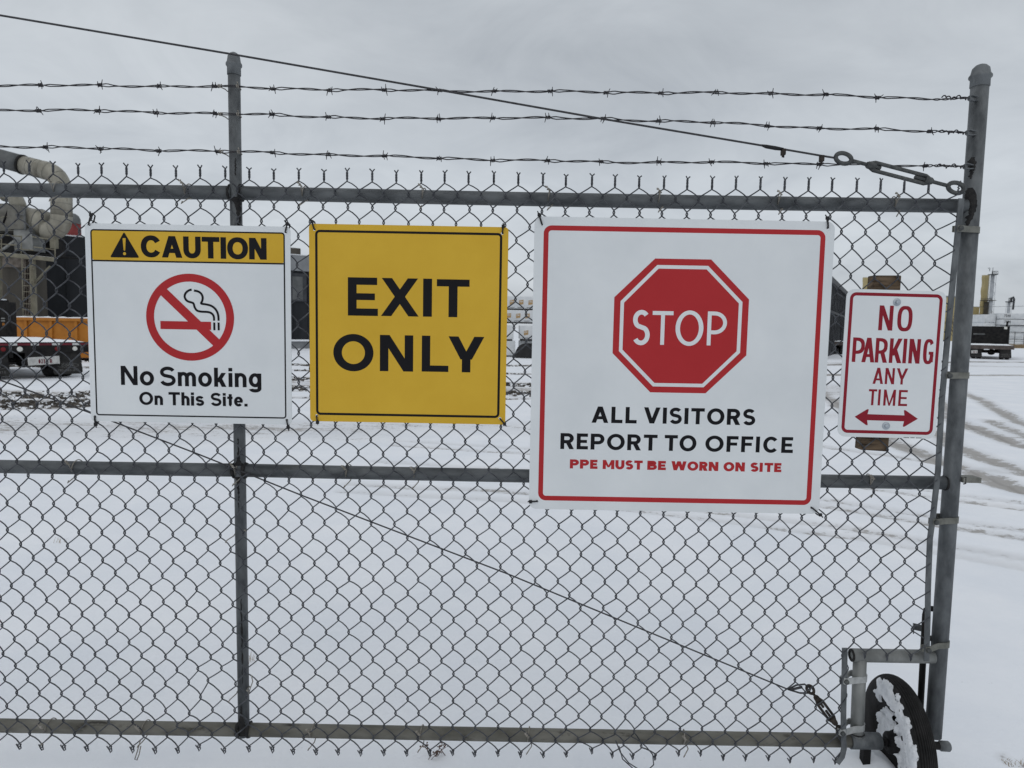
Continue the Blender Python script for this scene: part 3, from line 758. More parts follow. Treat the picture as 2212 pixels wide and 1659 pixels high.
# --- tie wires that hold the fabric to the pipes
def tie_rail(x, z, r=RR, tail=True):
    pts = []
    for k in range(15):
        a = D2(205) - D2(250)*k/14      # over the top, behind and under the rail
        pts.append((x+0.012*k/14, YR+math.cos(a)*(r+0.0028), z+math.sin(a)*(r+0.0028)))
    s = Vector(pts[0]); e_ = Vector(pts[-1])
    pre = [(s.x-0.010, -0.006, z+0.030), (s.x-0.004, -0.0075, z+0.024), (s.x+0.002, -0.0065, z+0.019)]
    post = [(e_.x+0.002, YR-RR-0.004, z-0.023), (e_.x-0.010, -0.002, z-0.036), (e_.x-0.015, -0.006, z-0.042), (e_.x-0.011, -0.0065, z-0.034)]
    mb = MB(); mb.tube(pre+pts+post, 0.0017, 6)
    hx = [(s.x-0.008+0.004*math.cos(k*1.2)+0.0009*k, -0.005+0.003*math.sin(k*1.2), z+0.029-0.0012*k) for k in range(12)]
    mb.tube(hx, 0.0016, 6)
    mb.build('tie_wire', M['tie'], gate)
for px in (110, 395, 650, 911, 1185, 1425, 1685, 1940): tie_rail(at(px, 410).x, ZT)
for px in (150, 505, 745, 893, 1885): tie_rail(at(px, 1020).x, ZM)
for px in (92, 300, 668, 905, 1140, 1480): tie_rail(at(px, 1585).x, ZB)
for py in (1155, 1500):
    z = at(523, py).z; pts = []
    for k in range(13):
        a = D2(250) + D2(230)*k/12; pass
    pts = [(XL-0.034,-0.004,z-0.026),(XL-0.03,-0.002,z-0.018)]+[(XL+math.cos(D2(200)-D2(230)*k/12)*(RL+0.0025), YR+math.sin(D2(200)-D2(230)*k/12)*(RL+0.0025), z-0.012+0.02*k/12) for k in range(13)]+[(XL+0.03,-0.004,z+0.012),(XL+0.026,-0.006,z+0.018)]
    MB().tube(pts, 0.0017, 6).build('tie_wire', M['tie'], gate)
# loose wire ends dangling under the bottom rail
MB().tube([at(p[0], p[1], -0.004) for p in ((1337,1612),(1345,1640),(1362,1655),(1375,1668),(1395,1668),(1412,1652),(1410,1630),(1395,1612),(1380,1600),(1362,1590))], WR, 6).build('loose_wire', M['wire'], gate)
MB().tube([at(p[0], p[1], 0.0) for p in ((1330,1600),(1340,1625),(1358,1648),(1380,1662),(1400,1664))], WR, 6).build('loose_wire', M['wire'], gate)
MB().tube([at(p[0], p[1], -0.004) for p in ((303,1600),(296,1625),(291,1640),(296,1642),(301,1628),(304,1612))], WR*0.9, 6).build('loose_wire', M['tie'], gate)
MB().tube([at(p[0], p[1], -0.004) for p in ((543,1459),(546,1472),(541,1486),(537,1500))], WR*0.8, 6).build('loose_wire', M['tie'], gate)

# --- three barbed wire strands
def barbed(ctrl, barbs):
    ctrl = [(XH+0.05, ctrl[0][1])]+ctrl
    xs = [c[0] for c in ctrl]; zs = [c[1] for c in ctrl]
    YW = 0.006
    def zz(x): return float(np.interp(x, xs, zs)) + 0.0016*math.sin(x*31.0+zs[0]*50) + 0.0012*math.sin(x*13.0)
    root = thing('barbed_wire', '', '', parent=gate)
    x_end = 1.352
    pts = [[], []]
    x = XH+0.05; ph = random.random()*6
    while x < x_end:
        # strands part a little right after each barb
        near = min([x-b_ for b_ in barbs if x-b_ >= 0] or [9])
        amp = 0.0021 + (0.0022*math.exp(-((near-0.022)/0.013)**2) if near < 0.08 else 0)
        for k in (0, 1):
            pts[k].append((x, YW+amp*math.cos(ph+k*math.pi)*0.8, zz(x)+amp*math.sin(ph+k*math.pi)))
        x += 0.008; ph += 0.33 if x < 1.25 else 0.95
    for k in (0, 1): MB().tube(pts[k], 0.0017, 5).build('strand', M['barb'], root)
    for bx in barbs:
        z = zz(bx); mb = MB(); a0 = random.random()*6.28
        coil = [(bx-0.007+0.014*q/20, YW+0.0042*math.cos(a0+q*0.95), z+0.0042*math.sin(a0+q*0.95)) for q in range(21)]
        mb.tube(coil, 0.0018, 5)
        for q in range(4):
            a = a0 + q*math.pi/2 + random.uniform(-.5,.5); sx = -0.005 if q % 2 else 0.005
            d = Vector((random.uniform(-.55,.55), math.cos(a)*0.8, math.sin(a)*1.25)).normalized()
            mb.tube([Vector((bx+sx,YW,z))+d*0.003, Vector((bx+sx,YW,z))+d*random.uniform(0.011,0.017)], [0.0016,0.0010], 5)
        mb.build('barb', M['barb'], root)
    # wrapped end and clip on the end post
    ze = zz(1.34); mb = MB()
    mb.tube([(1.275+0.075*q/40, YW+0.0036*math.cos(q*0.8), ze+0.0036*math.sin(q*0.8)+0.003*math.sin(q*0.31)) for q in range(41)], 0.0019, 5)
    mb.build('wire_end', M['barb'], root)
    strap([(1.386, YR-0.016, ze-0.004), (1.366, 0.010, ze-0.007), (1.356, 0.006, ze-0.005), (1.354, 0.006, ze+0.004), (1.362, 0.008, ze+0.008), (1.384, YR-0.018, ze+0.006)], 0.012, 0.003, M['galv'], 'wire_clip', root, Vector((0,1,0)))
    # clip on the middle post
    mb = MB(); zc_ = zz(XL)
    mb.tube([(XL-0.045,0.004,zc_+0.002),(XL-0.032,0.004,zc_-0.003),(XL-0.019,0.014,zc_-0.007),(XL-0.0205,0.03,zc_-0.007),(XL,0.054,zc_-0.004),(XL+0.020,0.035,zc_),(XL+0.022,0.008,zc_+0.006),(XL+0.021,0.003,zc_+0.012)], 0.0016, 6)
    mb.tube([(XL-0.038+0.012*q/14, 0.006+0.0045*math.cos(q*1.1), zc_+0.0045*math.sin(q*1.1)) for q in range(15)], 0.0016, 6)
    mb.tube([(XL+0.017+0.008*q/10, 0.006+0.0045*math.cos(q*1.1), zc_+0.0045*math.sin(q*1.1)) for q in range(11)], 0.0016, 6)
    mb.build('post_clip', M['tie'], root)
bx1 = [at(p,195,.006).x for p in (88,216,343,463,589,712,830,950,1068,1189,1310,1428,1547,1665,1785,1897)]
bx2 = [at(p,260,.006).x for p in (84,212,337,465,588,709,827,947,1065,1183,1303,1423,1541,1658,1771,1895,2010)]
bx3 = [at(p,340,.006).x for p in (99,217,343,470,590,709,831,949,1064,1183,1299,1423,1537,1655,1770,2000)]
ext = [-1.62-0.17*k for k in range(5)]
def ctl(l): return [(at(p,q,.006).x, at(p,q,.006).z) for p, q in l]
barbed(ctl([(0,184),(216,185),(465,187),(589,191),(830,195),(1189,198),(1547,201),(1785,204),(1897,211),(2000,214),(2085,211)]), ext+bx1)
barbed(ctl([(0,238),(212,239),(465,246),(588,248),(827,257),(1065,254),(1303,257),(1541,265),(1771,277),(1895,280),(2010,284),(2085,285)]), ext+bx2)
barbed(ctl([(0,316),(217,321),(470,327),(590,330),(831,338),(1064,345),(1299,350),(1537,351),(1770,354),(2000,359),(2085,357)]), ext+bx3)

# ------------------------------------------------------------------ lettering, drawn stroke by stroke
class Ink:
    """flat shapes in sign coordinates (x right, z up); every stroke lies a hair above the one before"""
    def __init__(self, y=0.0): self.v = []; self.f = []; self.y = y; self.k = 0
    def _y(self):
        self.k = (self.k + 1) % 9
        return self.y - 2.5e-5*self.k
    def poly(self, pts):
        y = self._y(); b_ = len(self.v)
        self.v += [(p[0], y, p[1]) for p in pts]; self.f.append(tuple(range(b_, b_+len(pts))))
    def strip(self, A, B, closed=False):
        y = self._y(); b_ = len(self.v); m_ = len(A)
        for p, q in zip(A, B): self.v += [(p[0], y, p[1]), (q[0], y, q[1])]
        for i in range(m_ if closed else m_-1):
            j = (i+1) % m_; self.f.append((b_+2*i, b_+2*j, b_+2*j+1, b_+2*i+1))
    def build(self, name, mt, parent, origin):
        mb = MB(); ox, oy, oz = origin
        mb.add([(x+ox, y+oy, z+oz) for x, y, z in self.v], self.f)
        return mb.build(name, mt, parent)

def sgn_pow(c, p): return math.copysign(abs(c)**p, c)
def glyph(ch, W, w, h, st):
    """returns list of ('p', pts) and ('s', A, B) in a box W wide and 1 high (cap height)"""
    out = []
    n_ = st.get('sq', 2.0)
    rect = lambda x0, z0, x1, z1: out.append(('p', [(x0,z0),(x1,z0),(x1,z1),(x0,z1)]))
    def diag(x0, z0, x1, z1, hw): out.append(('p', [(x0-hw/2,z0),(x0+hw/2,z0),(x1+hw/2,z1),(x1-hw/2,z1)]))
    def arc(cx, cz, rx, rz, a0, a1, wx=w, wz=h, seg=28, cut=False):
        A, B = [], []
        for k in range(seg+1):
            a = math.radians(a0+(a1-a0)*k/seg)
            c, s = sgn_pow(math.cos(a), 2/n_), sgn_pow(math.sin(a), 2/n_)
            A.append((cx+rx*c, cz+rz*s)); B.append((cx+(rx-wx)*c, cz+(rz-wz)*s))
        out.append(('s', A, B))
    def stroke(pts, wd):
        A, B = [], []
        for i, p in enumerate(pts):
            a, b_ = pts[max(i-1,0)], pts[min(i+1,len(pts)-1)]
            dx, dz = b_[0]-a[0], b_[1]-a[1]; L = math.hypot(dx, dz) or 1
            A.append((p[0]-dz/L*wd/2, p[1]+dx/L*wd/2)); B.append((p[0]+dz/L*wd/2, p[1]-dx/L*wd/2))
        out.append(('s', A, B))
    def curve(cx, cz, rx, rz, a0, a1, seg=18):
        r = []
        for k in range(seg+1):
            a = math.radians(a0+(a1-a0)*k/seg)
            r.append((cx+rx*sgn_pow(math.cos(a), 2/n_), cz+rz*sgn_pow(math.sin(a), 2/n_)))
        return r
    def bowl(x0, z0, z1, W_, wv=w, hh=h):
        """bowl open on the left, from x0 to W_, z0..z1"""
        r = (z1-z0)/2; rx = min(W_-x0, r*1.08)
        xs = W_-rx; A, B = [(x0, z1)], [(x0, z1-hh)]
        for k in range(17):
            a = math.radians(90-180*k/16); c, s = sgn_pow(math.cos(a), 2/n_), sgn_pow(math.sin(a), 2/n_)
            A.append((xs+rx*c, (z0+z1)/2+r*s)); B.append((xs+max(rx-wv,0.001)*c, (z0+z1)/2+(r-hh)*s))
        A.append((x0, z0)); B.append((x0, z0+hh)); out.append(('s', A, B))
    xh = st.get('xh', 0.72)
    if ch == 'I': rect(0,0,w,1)
    elif ch == 'L': rect(0,0,w,1); rect(w*0.9,0,W,h)
    elif ch == 'T': rect(0,1-h,W,1); rect(W/2-w/2,0,W/2+w/2,1-h*0.9)
    elif ch in 'EF':
        rect(0,0,w,1); rect(w*0.9,1-h,W*(0.975 if ch == 'E' else 1),1); rect(w*0.9,0.5-h*0.46,W*0.90,0.5+h*0.46)
        if ch == 'E': rect(w*0.9,0,W,h)
    elif ch == 'H': rect(0,0,w,1); rect(W-w,0,W,1); rect(w*0.9,0.5-h/2,W-w*0.9,0.5+h/2)
    elif ch == 'N':
        rect(0,0,w,1); rect(W-w,0,W,1); hw = w*1.32
        out.append(('p', [(0,1),(hw*0.86,1),(W,0),(W-hw*0.86,0)]))
    elif ch == 'M':
        rect(0,0,w,1); rect(W-w,0,W,1); zb = st.get('mz', 0.22)
        out.append(('p', [(0,1),(w*1.0,1),(W/2+w*0.30,zb),(W/2-w*0.30,zb)])); out.append(('p', [(W,1),(W-w*1.0,1),(W/2-w*0.30,zb),(W/2+w*0.30,zb)]))
    elif ch == 'A':
        hw = w*1.1; diag(hw/2,0,W/2-hw*0.04,1,hw); diag(W-hw/2,0,W/2+hw*0.04,1,hw)
        z = 0.215; q = 0.30; rect(W*q*0.62+hw*0.3, z, W-W*q*0.62-hw*0.3, z+h*0.9)
    elif ch == 'V':
        hw = w*1.1; diag(W/2-hw*0.04,0,hw/2,1,hw); diag(W/2+hw*0.04,0,W-hw/2,1,hw)
    elif ch == 'W':
        hw = w*1.08; a = W*0.27; c = W*0.73
        diag(a,0,hw/2,1,hw); diag(a,0,W/2,1,hw); diag(c,0,W/2,1,hw); diag(c,0,W-hw/2,1,hw)
    elif ch == 'X':
        hw = w*1.2; diag(hw/2,0,W-hw/2-0.02,1,hw); diag(W-hw/2,0,hw/2+0.02,1,hw)
    elif ch == 'Y':
        hw = w*1.16; rect(W/2-w/2,0,W/2+w/2,0.43); diag(W/2-w*0.08,0.36,hw/2,1,hw); diag(W/2+w*0.08,0.36,W-hw/2,1,hw)
    elif ch == 'K':
        hw = w*1.25; rect(0,0,w,1); diag(w*0.8,0.30,W-hw/2-0.01,1,hw*0.95); diag(W-hw/2,0,w*1.15+(W-w*2)*0.22,0.56,hw)
    elif ch == 'k':
        rect(0,0,w,1); hw = w*1.2; diag(w*0.9,0.24,W-hw/2-0.01,xh,hw*0.95); diag(W-hw/2,0,w*1.2+(W-w*2)*0.2,0.45,hw)
    elif ch == 'O': arc(W/2,0.5,W/2,0.512,0,360,seg=56)
    elif ch == 'o': arc(W/2,xh/2,W/2,xh/2+0.012,0,360,seg=44)
    elif ch in 'CG':
        g = ch == 'G'; a0 = st.get('ca', 42)
        arc(W/2*1.03,0.5,W/2*1.03,0.512,a0,360-(a0 if not g else 8),seg=44)
        if g: rect(W*1.03-w-0.005,0.07,W*1.03-0.012,0.5); rect(W*0.55,0.5-h*0.9,W*1.03-0.012,0.5)
    elif ch == 'U':
        r = min(W/2, 0.45); rect(0,r*0.98,w,1); rect(W-w,r*0.98,W,1); arc(W/2,r,W/2,r+0.012,180,360)
    elif ch == 'D': rect(0,0,w,1); bowl(w*0.5,0,1,W)
    elif ch == 'P': rect(0,0,w,1); bowl(w*0.5,0.33,1,W)
    elif ch == 'R':
        rect(0,0,w,1); bowl(w*0.5,0.36,1,W*0.97); diag(W-w*0.6,0,W*0.55,0.44,w*1.2)
    elif ch == 'B': rect(0,0,w,1); bowl(w*0.5,0.49-h*0.06,1,W*0.93); bowl(w*0.5,0,0.49+h*0.55,W)
    elif ch in 'Ss':
        H_ = 1.0 if ch == 'S' else xh
        w_ = h if ch == 'S' else h*0.98
        rx = W/2-w_/2; z0, z1 = -0.012, H_+0.012
        rz1 = (z1-z0-w_)/4*0.97; rz2 = (z1-z0-w_)/2-rz1
        top = curve(W/2, z1-w_/2-rz1, rx*0.96, rz1, st.get('sa', 28), 238, 22)
        bot = curve(W/2, z0+w_/2+rz2, rx, rz2, 58, -180+st.get('sa', 28)-6, 22)
        stroke(top+bot, w_)
    elif ch in 'nh':
        rect(0,0,w,xh if ch == 'n' else 1); r = min((W)/2, 0.34)
        arc(W/2,xh-r,W/2,r+0.012,0,158); rect(W-w,0,W,xh-r+0.005)
    elif ch == 'm':
        rect(0,0,w,xh); q = (W+w)/2; r = min(q/2, 0.34)
        for x0 in (0, q-w): arc(x0+q/2,xh-r,q/2,r+0.012,0,158); rect(x0+q-w,0,x0+q,xh-r+0.005)
    elif ch == 'i': rect(0,0,w,xh); rect(0,1-h*1.0,w,1)
    elif ch == 't': rect(W*0.28,0.1,W*0.28+w,0.93); rect(0,xh-h*0.9,W,xh); arc(W*0.28+W*0.42,0.15,W*0.42,0.162,180,275,seg=10)
    elif ch == 'e':
        arc(W/2,xh/2,W/2,xh/2+0.012,0,318,seg=40); rect(w*0.5,xh/2-h*0.42,W-w*0.15,xh/2+h*0.36)
    elif ch == 'g':
        arc(W/2,xh/2+0.01,W/2,xh/2+0.0,0,360,seg=40); rect(W-w,-0.06,W,xh); arc(W/2,-0.06,W/2,0.205,180+12,360,seg=16)
    elif ch == '.': rect(0,0,w*1.05,h*1.05)
    elif ch == '-': rect(0,0.36,W,0.36+h)
    elif ch == '0': arc(W/2,0.5,W/2,0.512,0,360,seg=40)
    elif ch == '1': rect(W/2-w/2,0,W/2+w/2,1); rect(0.05,0.76,W/2,0.88)
    elif ch == '2': stroke(curve(W/2,0.70,W/2-w/2,0.3-h/2,160,-30,14)+[(w*0.7,h*0.6)], h); rect(0,0,W,h)
    elif ch == '3': bowl(W*0.2,0.46,1,W*0.95); bowl(W*0.2,0,0.56,W)
    elif ch == '6': arc(W/2,0.31,W/2,0.32,0,360,seg=30); stroke([(w*0.5,0.32),(w*0.6,0.6),(W*0.45,0.9),(W*0.8,0.97)], h)
    elif ch == '7': rect(0,1-h,W,1); diag(W*0.35,0,W-w*0.6,1-h*0.5,w*1.15)
    elif ch == '8': arc(W/2,0.27,W/2,0.285,0,360,seg=30); arc(W/2,0.74,W/2*0.9,0.27,0,360,seg=30)
    elif ch == '9': arc(W/2,0.69,W/2,0.32,0,360,seg=30); stroke([(W-w*0.5,0.7),(W-w*0.6,0.4),(W*0.5,0.1),(W*0.2,0.03)], h)
    return out

MONT = {'E':.66,'X':.98,'I':.0,'T':.80,'O':1.03,'N':.91,'L':.66,'Y':.90,'A':.98,'V':.98,'S':.74,'R':.80,'P':.80,'C':.86,'F':.66,'M':1.10,'U':.86,'B':.80,'W':1.42}
HELV = {'C':.93,'A':.96,'U':.82,'T':.83,'I':.0,'O':.98,'N':.82,'S':.80,'n':.60,'o':.70,'m':.92,'k':.62,'i':.0,'g':.64,'h':.60,'s':.62,'t':.40,'e':.67,'.':.0}
HWY = {'N':.56,'O':.57,'P':.52,'A':.56,'R':.56,'K':.58,'I':.0,'G':.56,'Y':.60,'T':.52,'M':.68,'E':.50}
HUM = {'S':.52,'T':.60,'O':.80,'P':.56}
DIG = {c: .56 for c in '0123456789ABCDEFGHIJKLMNOPQRSTUVWXYZ-'}
def text(ink, word, x0, x1, zb, cap, tab, w, h=None, gap=0.12, st=None, slope=0.0):
    h = h or w*0.94; st = st or {}
    ws = []
    for c in word:
        if c == ' ': ws.append(st.get('sp', 0.42)); continue
        b_ = tab.get(c, 0.7); ws.append(w if b_ == 0 else b_)
    def tot(g): return sum(ws)+g*(len(word)-1)
    sc_ = (x1-x0)/(tot(gap)*cap)
    x = 0.0; sheet = ink
    for c, wd in zip(word, ws):
        if c != ' ':
            if isinstance(sheet, tuple): ink = Ink()
            for q in glyph(c, wd, w/sc_ if abs(sc_-1) > 0 else w, h, st):
                f_ = lambda p: (x0+(x+p[0])*cap*sc_, zb+p[1]*cap+slope*(x+p[0])*cap*sc_)
                if q[0] == 'p': ink.poly([f_(p) for p in q[1]])
                else: ink.strip([f_(p) for p in q[1]], [f_(p) for p in q[2]])
            if isinstance(sheet, tuple): ink.build('letter', *sheet)
        x += wd+gap

def rr_loop(x0, z0, x1, z1, r, seg=8):
    pts = []
    for cx, cz, a0 in ((x1-r, z1-r, 0), (x0+r, z1-r, 90), (x0+r, z0+r, 180), (x1-r, z0+r, 270)):
        for k in range(seg+1):
            a = math.radians(a0+90*k/seg); pts.append((cx+r*math.cos(a), cz+r*math.sin(a)))
    return pts
def border(ink, x0, z0, x1, z1, r, t_):
    ink.strip(rr_loop(x0,z0,x1,z1,r), rr_loop(x0+t_,z0+t_,x1-t_,z1-t_,max(r-t_,0.002)), True)

def panel(name, mt, parent, origin, w, h, r, holes, thick=0.0025):
    bm = bmesh.new()
    loops = [rr_loop(-w/2,-h/2,w/2,h/2,r)] + [[(hx+0.0042*math.cos(2*math.pi*k/14), hz+0.0042*math.sin(2*math.pi*k/14)) for k in range(14)] for hx, hz in holes]
    edges = []
    for L in loops:
        vs = [bm.verts.new((p[0]+origin[0], origin[1], p[1]+origin[2])) for p in L]
        edges += [bm.edges.new((vs[i], vs[(i+1) % len(vs)])) for i in range(len(vs))]
    bmesh.ops.triangle_fill(bm, use_beauty=True, edges=edges)
    # drop any triangles filled inside the holes
    kill = [f for f in bm.faces for hx, hz in holes if (f.calc_center_median()-Vector((hx+origin[0], origin[1], hz+origin[2]))).length < 0.0038]
    if kill: bmesh.ops.delete(bm, geom=list(set(kill)), context='FACES_ONLY')
    ex = bmesh.ops.extrude_face_region(bm, geom=bm.faces[:])
    bmesh.ops.translate(bm, vec=(0, thick, 0), verts=[g for g in ex['geom'] if isinstance(g, bmesh.types.BMVert)])
    bmesh.ops.recalc_face_normals(bm, faces=bm.faces[:])
    me = bpy.data.meshes.new(name); bm.to_mesh(me); bm.free()
    me.materials.append(mt)
    o = bpy.data.objects.new(name, me); col.objects.link(o); o.parent = parent
    o.matrix_parent_inverse = world_of(parent).inverted()
    return o

def zip_tie(hole, head, tail, parent, edge_y):
    """strap from a hole in the sign round a mesh wire, with its locking head and cut tail"""
    h0 = at(hole[0], hole[1], edge_y-0.0015); k = at(head[0], head[1], edge_y-0.001)
    t_ = at(tail[0], tail[1], edge_y-0.004)
    d = (k-h0).normalized()
    mb = MB()
    mb.tube([h0+Vector((0,0.006,0)), h0+Vector((0,-0.0012,0)), h0.lerp(k,0.3)+Vector((0,-0.0025,0)), h0.lerp(k,0.7)+Vector((0,-0.002,0)), k], 0.0025, 6)
    s = Vector((d.z,0,-d.x))*0.0045
    mb.tube([h0+Vector((0,0.008,0))+s*0.3, h0.lerp(k,0.5)+Vector((0,0.012,0))+s, k+Vector((0,0.012,0))+s, k+Vector((0,0.004,0))+d*0.005, k], 0.0022, 6)
    mb.bevel_box((k.x-0.0048,k.y-0.004,k.z-0.005),(k.x+0.0048,k.y+0.0025,k.z+0.005),0.001)
    mb.tube([k, k.lerp(t_,0.5), t_], 0.0019, 6)
    mb.build('zip_tie', M['ziptie'], parent)

YS = -0.0105     # front face of the signs, just proud of the fabric
# ---------------- caution sign
o1 = (-0.9905, YS, 1.4914)
s1 = thing('caution_sign', 'white square no-smoking sign with a yellow CAUTION header, leftmost sign on the gate', 'sign', (o1[0], YS, o1[2]-0.302), group='warning signs on the gate')
h1 = [(p.x-o1[0], p.z-o1[2]) for p in (at(*q, YS) for q in ((192,486),(616.5,502),(205,900),(619.5,907)))]
panel('panel', M['s_white'], s1, o1, 0.622, 0.604, 0.012, h1)
YI = YS-0.00012
def orig(o, k=0): return (o[0], o[1]-0.00012-0.0003*k, o[2])
ink = Ink(); ink.poly([(p[0],p[1]) for p in rr_loop(-0.2915,0.1925,0.2925,0.2815,0.008)]); ink.build('header_band', M['s_yellow'], s1, orig(o1))
ink = Ink(); border(ink,-0.2945,-0.2835,0.2945,0.2845,0.010,0.0042); ink.poly([(-0.2925,0.1882),(0.2925,0.1882),(0.2925,0.1928),(-0.2925,0.1928)]); ink.build('border', M['s_black'], s1, orig(o1,1))
ink = Ink()
tri = [(-0.1922,0.2781),(-0.237,0.2008),(-0.1474,0.2008)]
def round_poly(P, r, seg=6):
    out = []
    for i, p in enumerate(P):
        a, b_ = P[i-1], P[(i+1) % len(P)]
        def unit(u, v): L = math.hypot(v[0]-u[0], v[1]-u[1]); return ((v[0]-u[0])/L, (v[1]-u[1])/L)
        u, v = unit(p, a), unit(p, b_)
        A = (p[0]+u[0]*r, p[1]+u[1]*r); B = (p[0]+v[0]*r, p[1]+v[1]*r)
        for k in range(seg+1):
            t_ = k/seg
            out.append(((1-t_)**2*A[0]+2*t_*(1-t_)*p[0]+t_*t_*B[0], (1-t_)**2*A[1]+2*t_*(1-t_)*p[1]+t_*t_*B[1]))
    return out
ink.poly(round_poly(tri, 0.006)); ink.build('warning_triangle', M['s_black'], s1, orig(o1,1))
ink = Ink()
ink.poly(round_poly([(-0.1970,0.2590),(-0.1874,0.2590),(-0.1900,0.2215),(-0.1944,0.2215)], 0.0025))
ink.poly([(-0.1922+0.0046*math.cos(k*math.pi/10), 0.2125+0.0046*math.sin(k*math.pi/10)) for k in range(20)]); ink.build('exclamation_mark', M['s_yellow'], s1, orig(o1,2))
ink = (M['s_black'], s1, orig(o1,1)); text(ink, 'CAUTION', -0.1424, 0.2390, 0.2035, 0.0645, HELV, 0.26, 0.225, 0.05, {'ca':30,'sq':2.15}, slope=-0.004)
# no-smoking symbol
cxr, czr, Rr = 0.0027, 0.0233, 0.1345
ink = Ink()
c0 = [(cxr+Rr*math.cos(k*math.pi/36), czr+Rr*0.985*math.sin(k*math.pi/36)) for k in range(72)]
c1_ = [(cxr+(Rr-0.0242)*math.cos(k*math.pi/36), czr+(Rr-0.0242)*0.985*math.sin(k*math.pi/36)) for k in range(72)]
ink.strip(c0, c1_, True)
ink.poly([(-0.0863,0.0900),(-0.0670,0.1090),(0.0930,-0.0440),(0.0735,-0.0635)])
ink.poly([(-0.0887,0.0110),(-0.0887,-0.0135),(0.0664,-0.0135),(0.0664,0.0110)])
ink.build('no_smoking_symbol', M['s_red'], s1, orig(o1,1))
ink = Ink()
def stroke_ink(ink, pts, wd):
    # smooth the polyline, then give it width
    for _ in range(2):
        q = [pts[0]]
        for a, b_ in zip(pts[:-1], pts[1:]): q += [(a[0]*.75+b_[0]*.25, a[1]*.75+b_[1]*.25), (a[0]*.25+b_[0]*.75, a[1]*.25+b_[1]*.75)]
        pts = q+[pts[-1]]
    A, B = [], []
    for i, p in enumerate(pts):
        a, b_ = pts[max(i-1,0)], pts[min(i+1,len(pts)-1)]
        dx, dz = b_[0]-a[0], b_[1]-a[1]; L = math.hypot(dx,dz) or 1
        A.append((p[0]-dz/L*wd/2, p[1]+dx/L*wd/2)); B.append((p[0]+dz/L*wd/2, p[1]-dx/L*wd/2))
    ink.strip(A, B)
T4 = lambda L: [(a/1e4, b_/1e4) for a, b_ in L]
stroke_ink(ink, T4([(92,1081),(-30,1042),(-123,936),(-130,831),(-63,727),(68,692),(147,667),(166,546),(233,442),(354,413),(593,412),(708,361),(760,267),(758,145)]), 0.0066)
stroke_ink(ink, T4([(160,1051),(287,1032),(391,961),(431,841),(402,719),(350,655),(518,642),(702,598),(833,479),(893,322),(896,148)]), 0.0066)
for x0 in (0.0730, 0.0863): ink.poly([(x0,-0.0145),(x0+0.0065,-0.0145),(x0+0.0065,0.0093),(x0,0.0093)])
ink.build('smoke', M['s_black'], s1, orig(o1,1))
ink = (M['s_black'], s1, orig(o1,1))
hs = {'xh':0.735,'ca':34,'sa':22}
text(ink, 'No', -0.2145, -0.1125, -0.1876, 0.0590, HELV, 0.205, 0.18, 0.11, hs)
text(ink, 'Smoking', -0.0944, 0.2182, -0.1882, 0.0590, HELV, 0.205, 0.18, 0.11, hs)
ink = (M['s_black'], s1, orig(o1,1))
text(ink, 'On', -0.1596, -0.0865, -0.2481, 0.0400, HELV, 0.235, 0.20, 0.10, hs)
text(ink, 'This', -0.0690, 0.0405, -0.2481, 0.0410, HELV, 0.235, 0.20, 0.10, hs)
text(ink, 'Site.', 0.0610, 0.1746, -0.2478, 0.0405, HELV, 0.235, 0.20, 0.10, hs)
for q in (((192,486),(197,464),(194,456)), ((616.5,502),(620.5,484),(614,476)), ((205,900),(207,916),(208,924)), ((619.5,907),(622.5,923),(624,931))): zip_tie(*q, s1, YS)

# ---------------- exit sign
o2 = (-0.3207, YS, 1.5027)
s2 = thing('exit_sign', 'yellow square EXIT ONLY sign between the caution sign and the stop sign', 'sign', (o2[0], YS, o2[2]-0.302), group='warning signs on the gate')
h2 = [(p.x-o2[0], p.z-o2[2]) for p in (at(*q, YS) for q in ((679,495.6),(1085,504),(684,898),(1080,904)))]
panel('panel', M['s_yellow'], s2, o2, 0.604, 0.602, 0.012, h2)
ink = Ink(); border(ink,-0.2835,-0.281,0.2835,0.2832,0.014,0.0072); ink.build('border', M['s_black'], s2, orig(o2))
ink = (M['s_black'], s2, orig(o2))
ms = {'ca':40,'sa':30,'mz':0.2}
def one(sheet, ch, x0, x1, zb, cap, w, h): # a single letter fitted to its box
    ink = Ink()
    for q in glyph(ch, (x1-x0)/cap, w/cap, h/cap, ms):
        f_ = lambda p: (x0+p[0]*cap, zb+p[1]*cap)
        if q[0] == 'p': ink.poly([f_(p) for p in q[1]])
        else: ink.strip([f_(p) for p in q[1]], [f_(p) for p in q[2]])
    ink.build('letter', *sheet)
one(ink,'E',-0.1846,-0.0929,0.0265,0.1160,0.0267,0.0222); one(ink,'X',-0.0836,0.0317,0.0270,0.1153,0.0262,0.022); one(ink,'I',0.0448,0.0723,0.0272,0.1152,0.0272,0.02); one(ink,'T',0.0864,0.1862,0.0272,0.1143,0.0270,0.0215)
ink = (M['s_black'], s2, orig(o2))
one(ink,'O',-0.2296,-0.1062,-0.1428,0.1120,0.0263,0.0225); one(ink,'N',-0.0866,0.0157,-0.1419,0.1112,0.0262,0.02); one(ink,'L',0.0421,0.1241,-0.1410,0.1104,0.0258,0.0192); one(ink,'Y',0.1238,0.2334,-0.1411,0.1097,0.0264,0.02)
for q in (((679,495.6),(674,479),(671,472)), ((1085,504),(1087,489),(1087,482)), ((684,898),(686,912),(686,917)), ((1080,904),(1090,916),(1094,921))): zip_tie(*q, s2, YS)

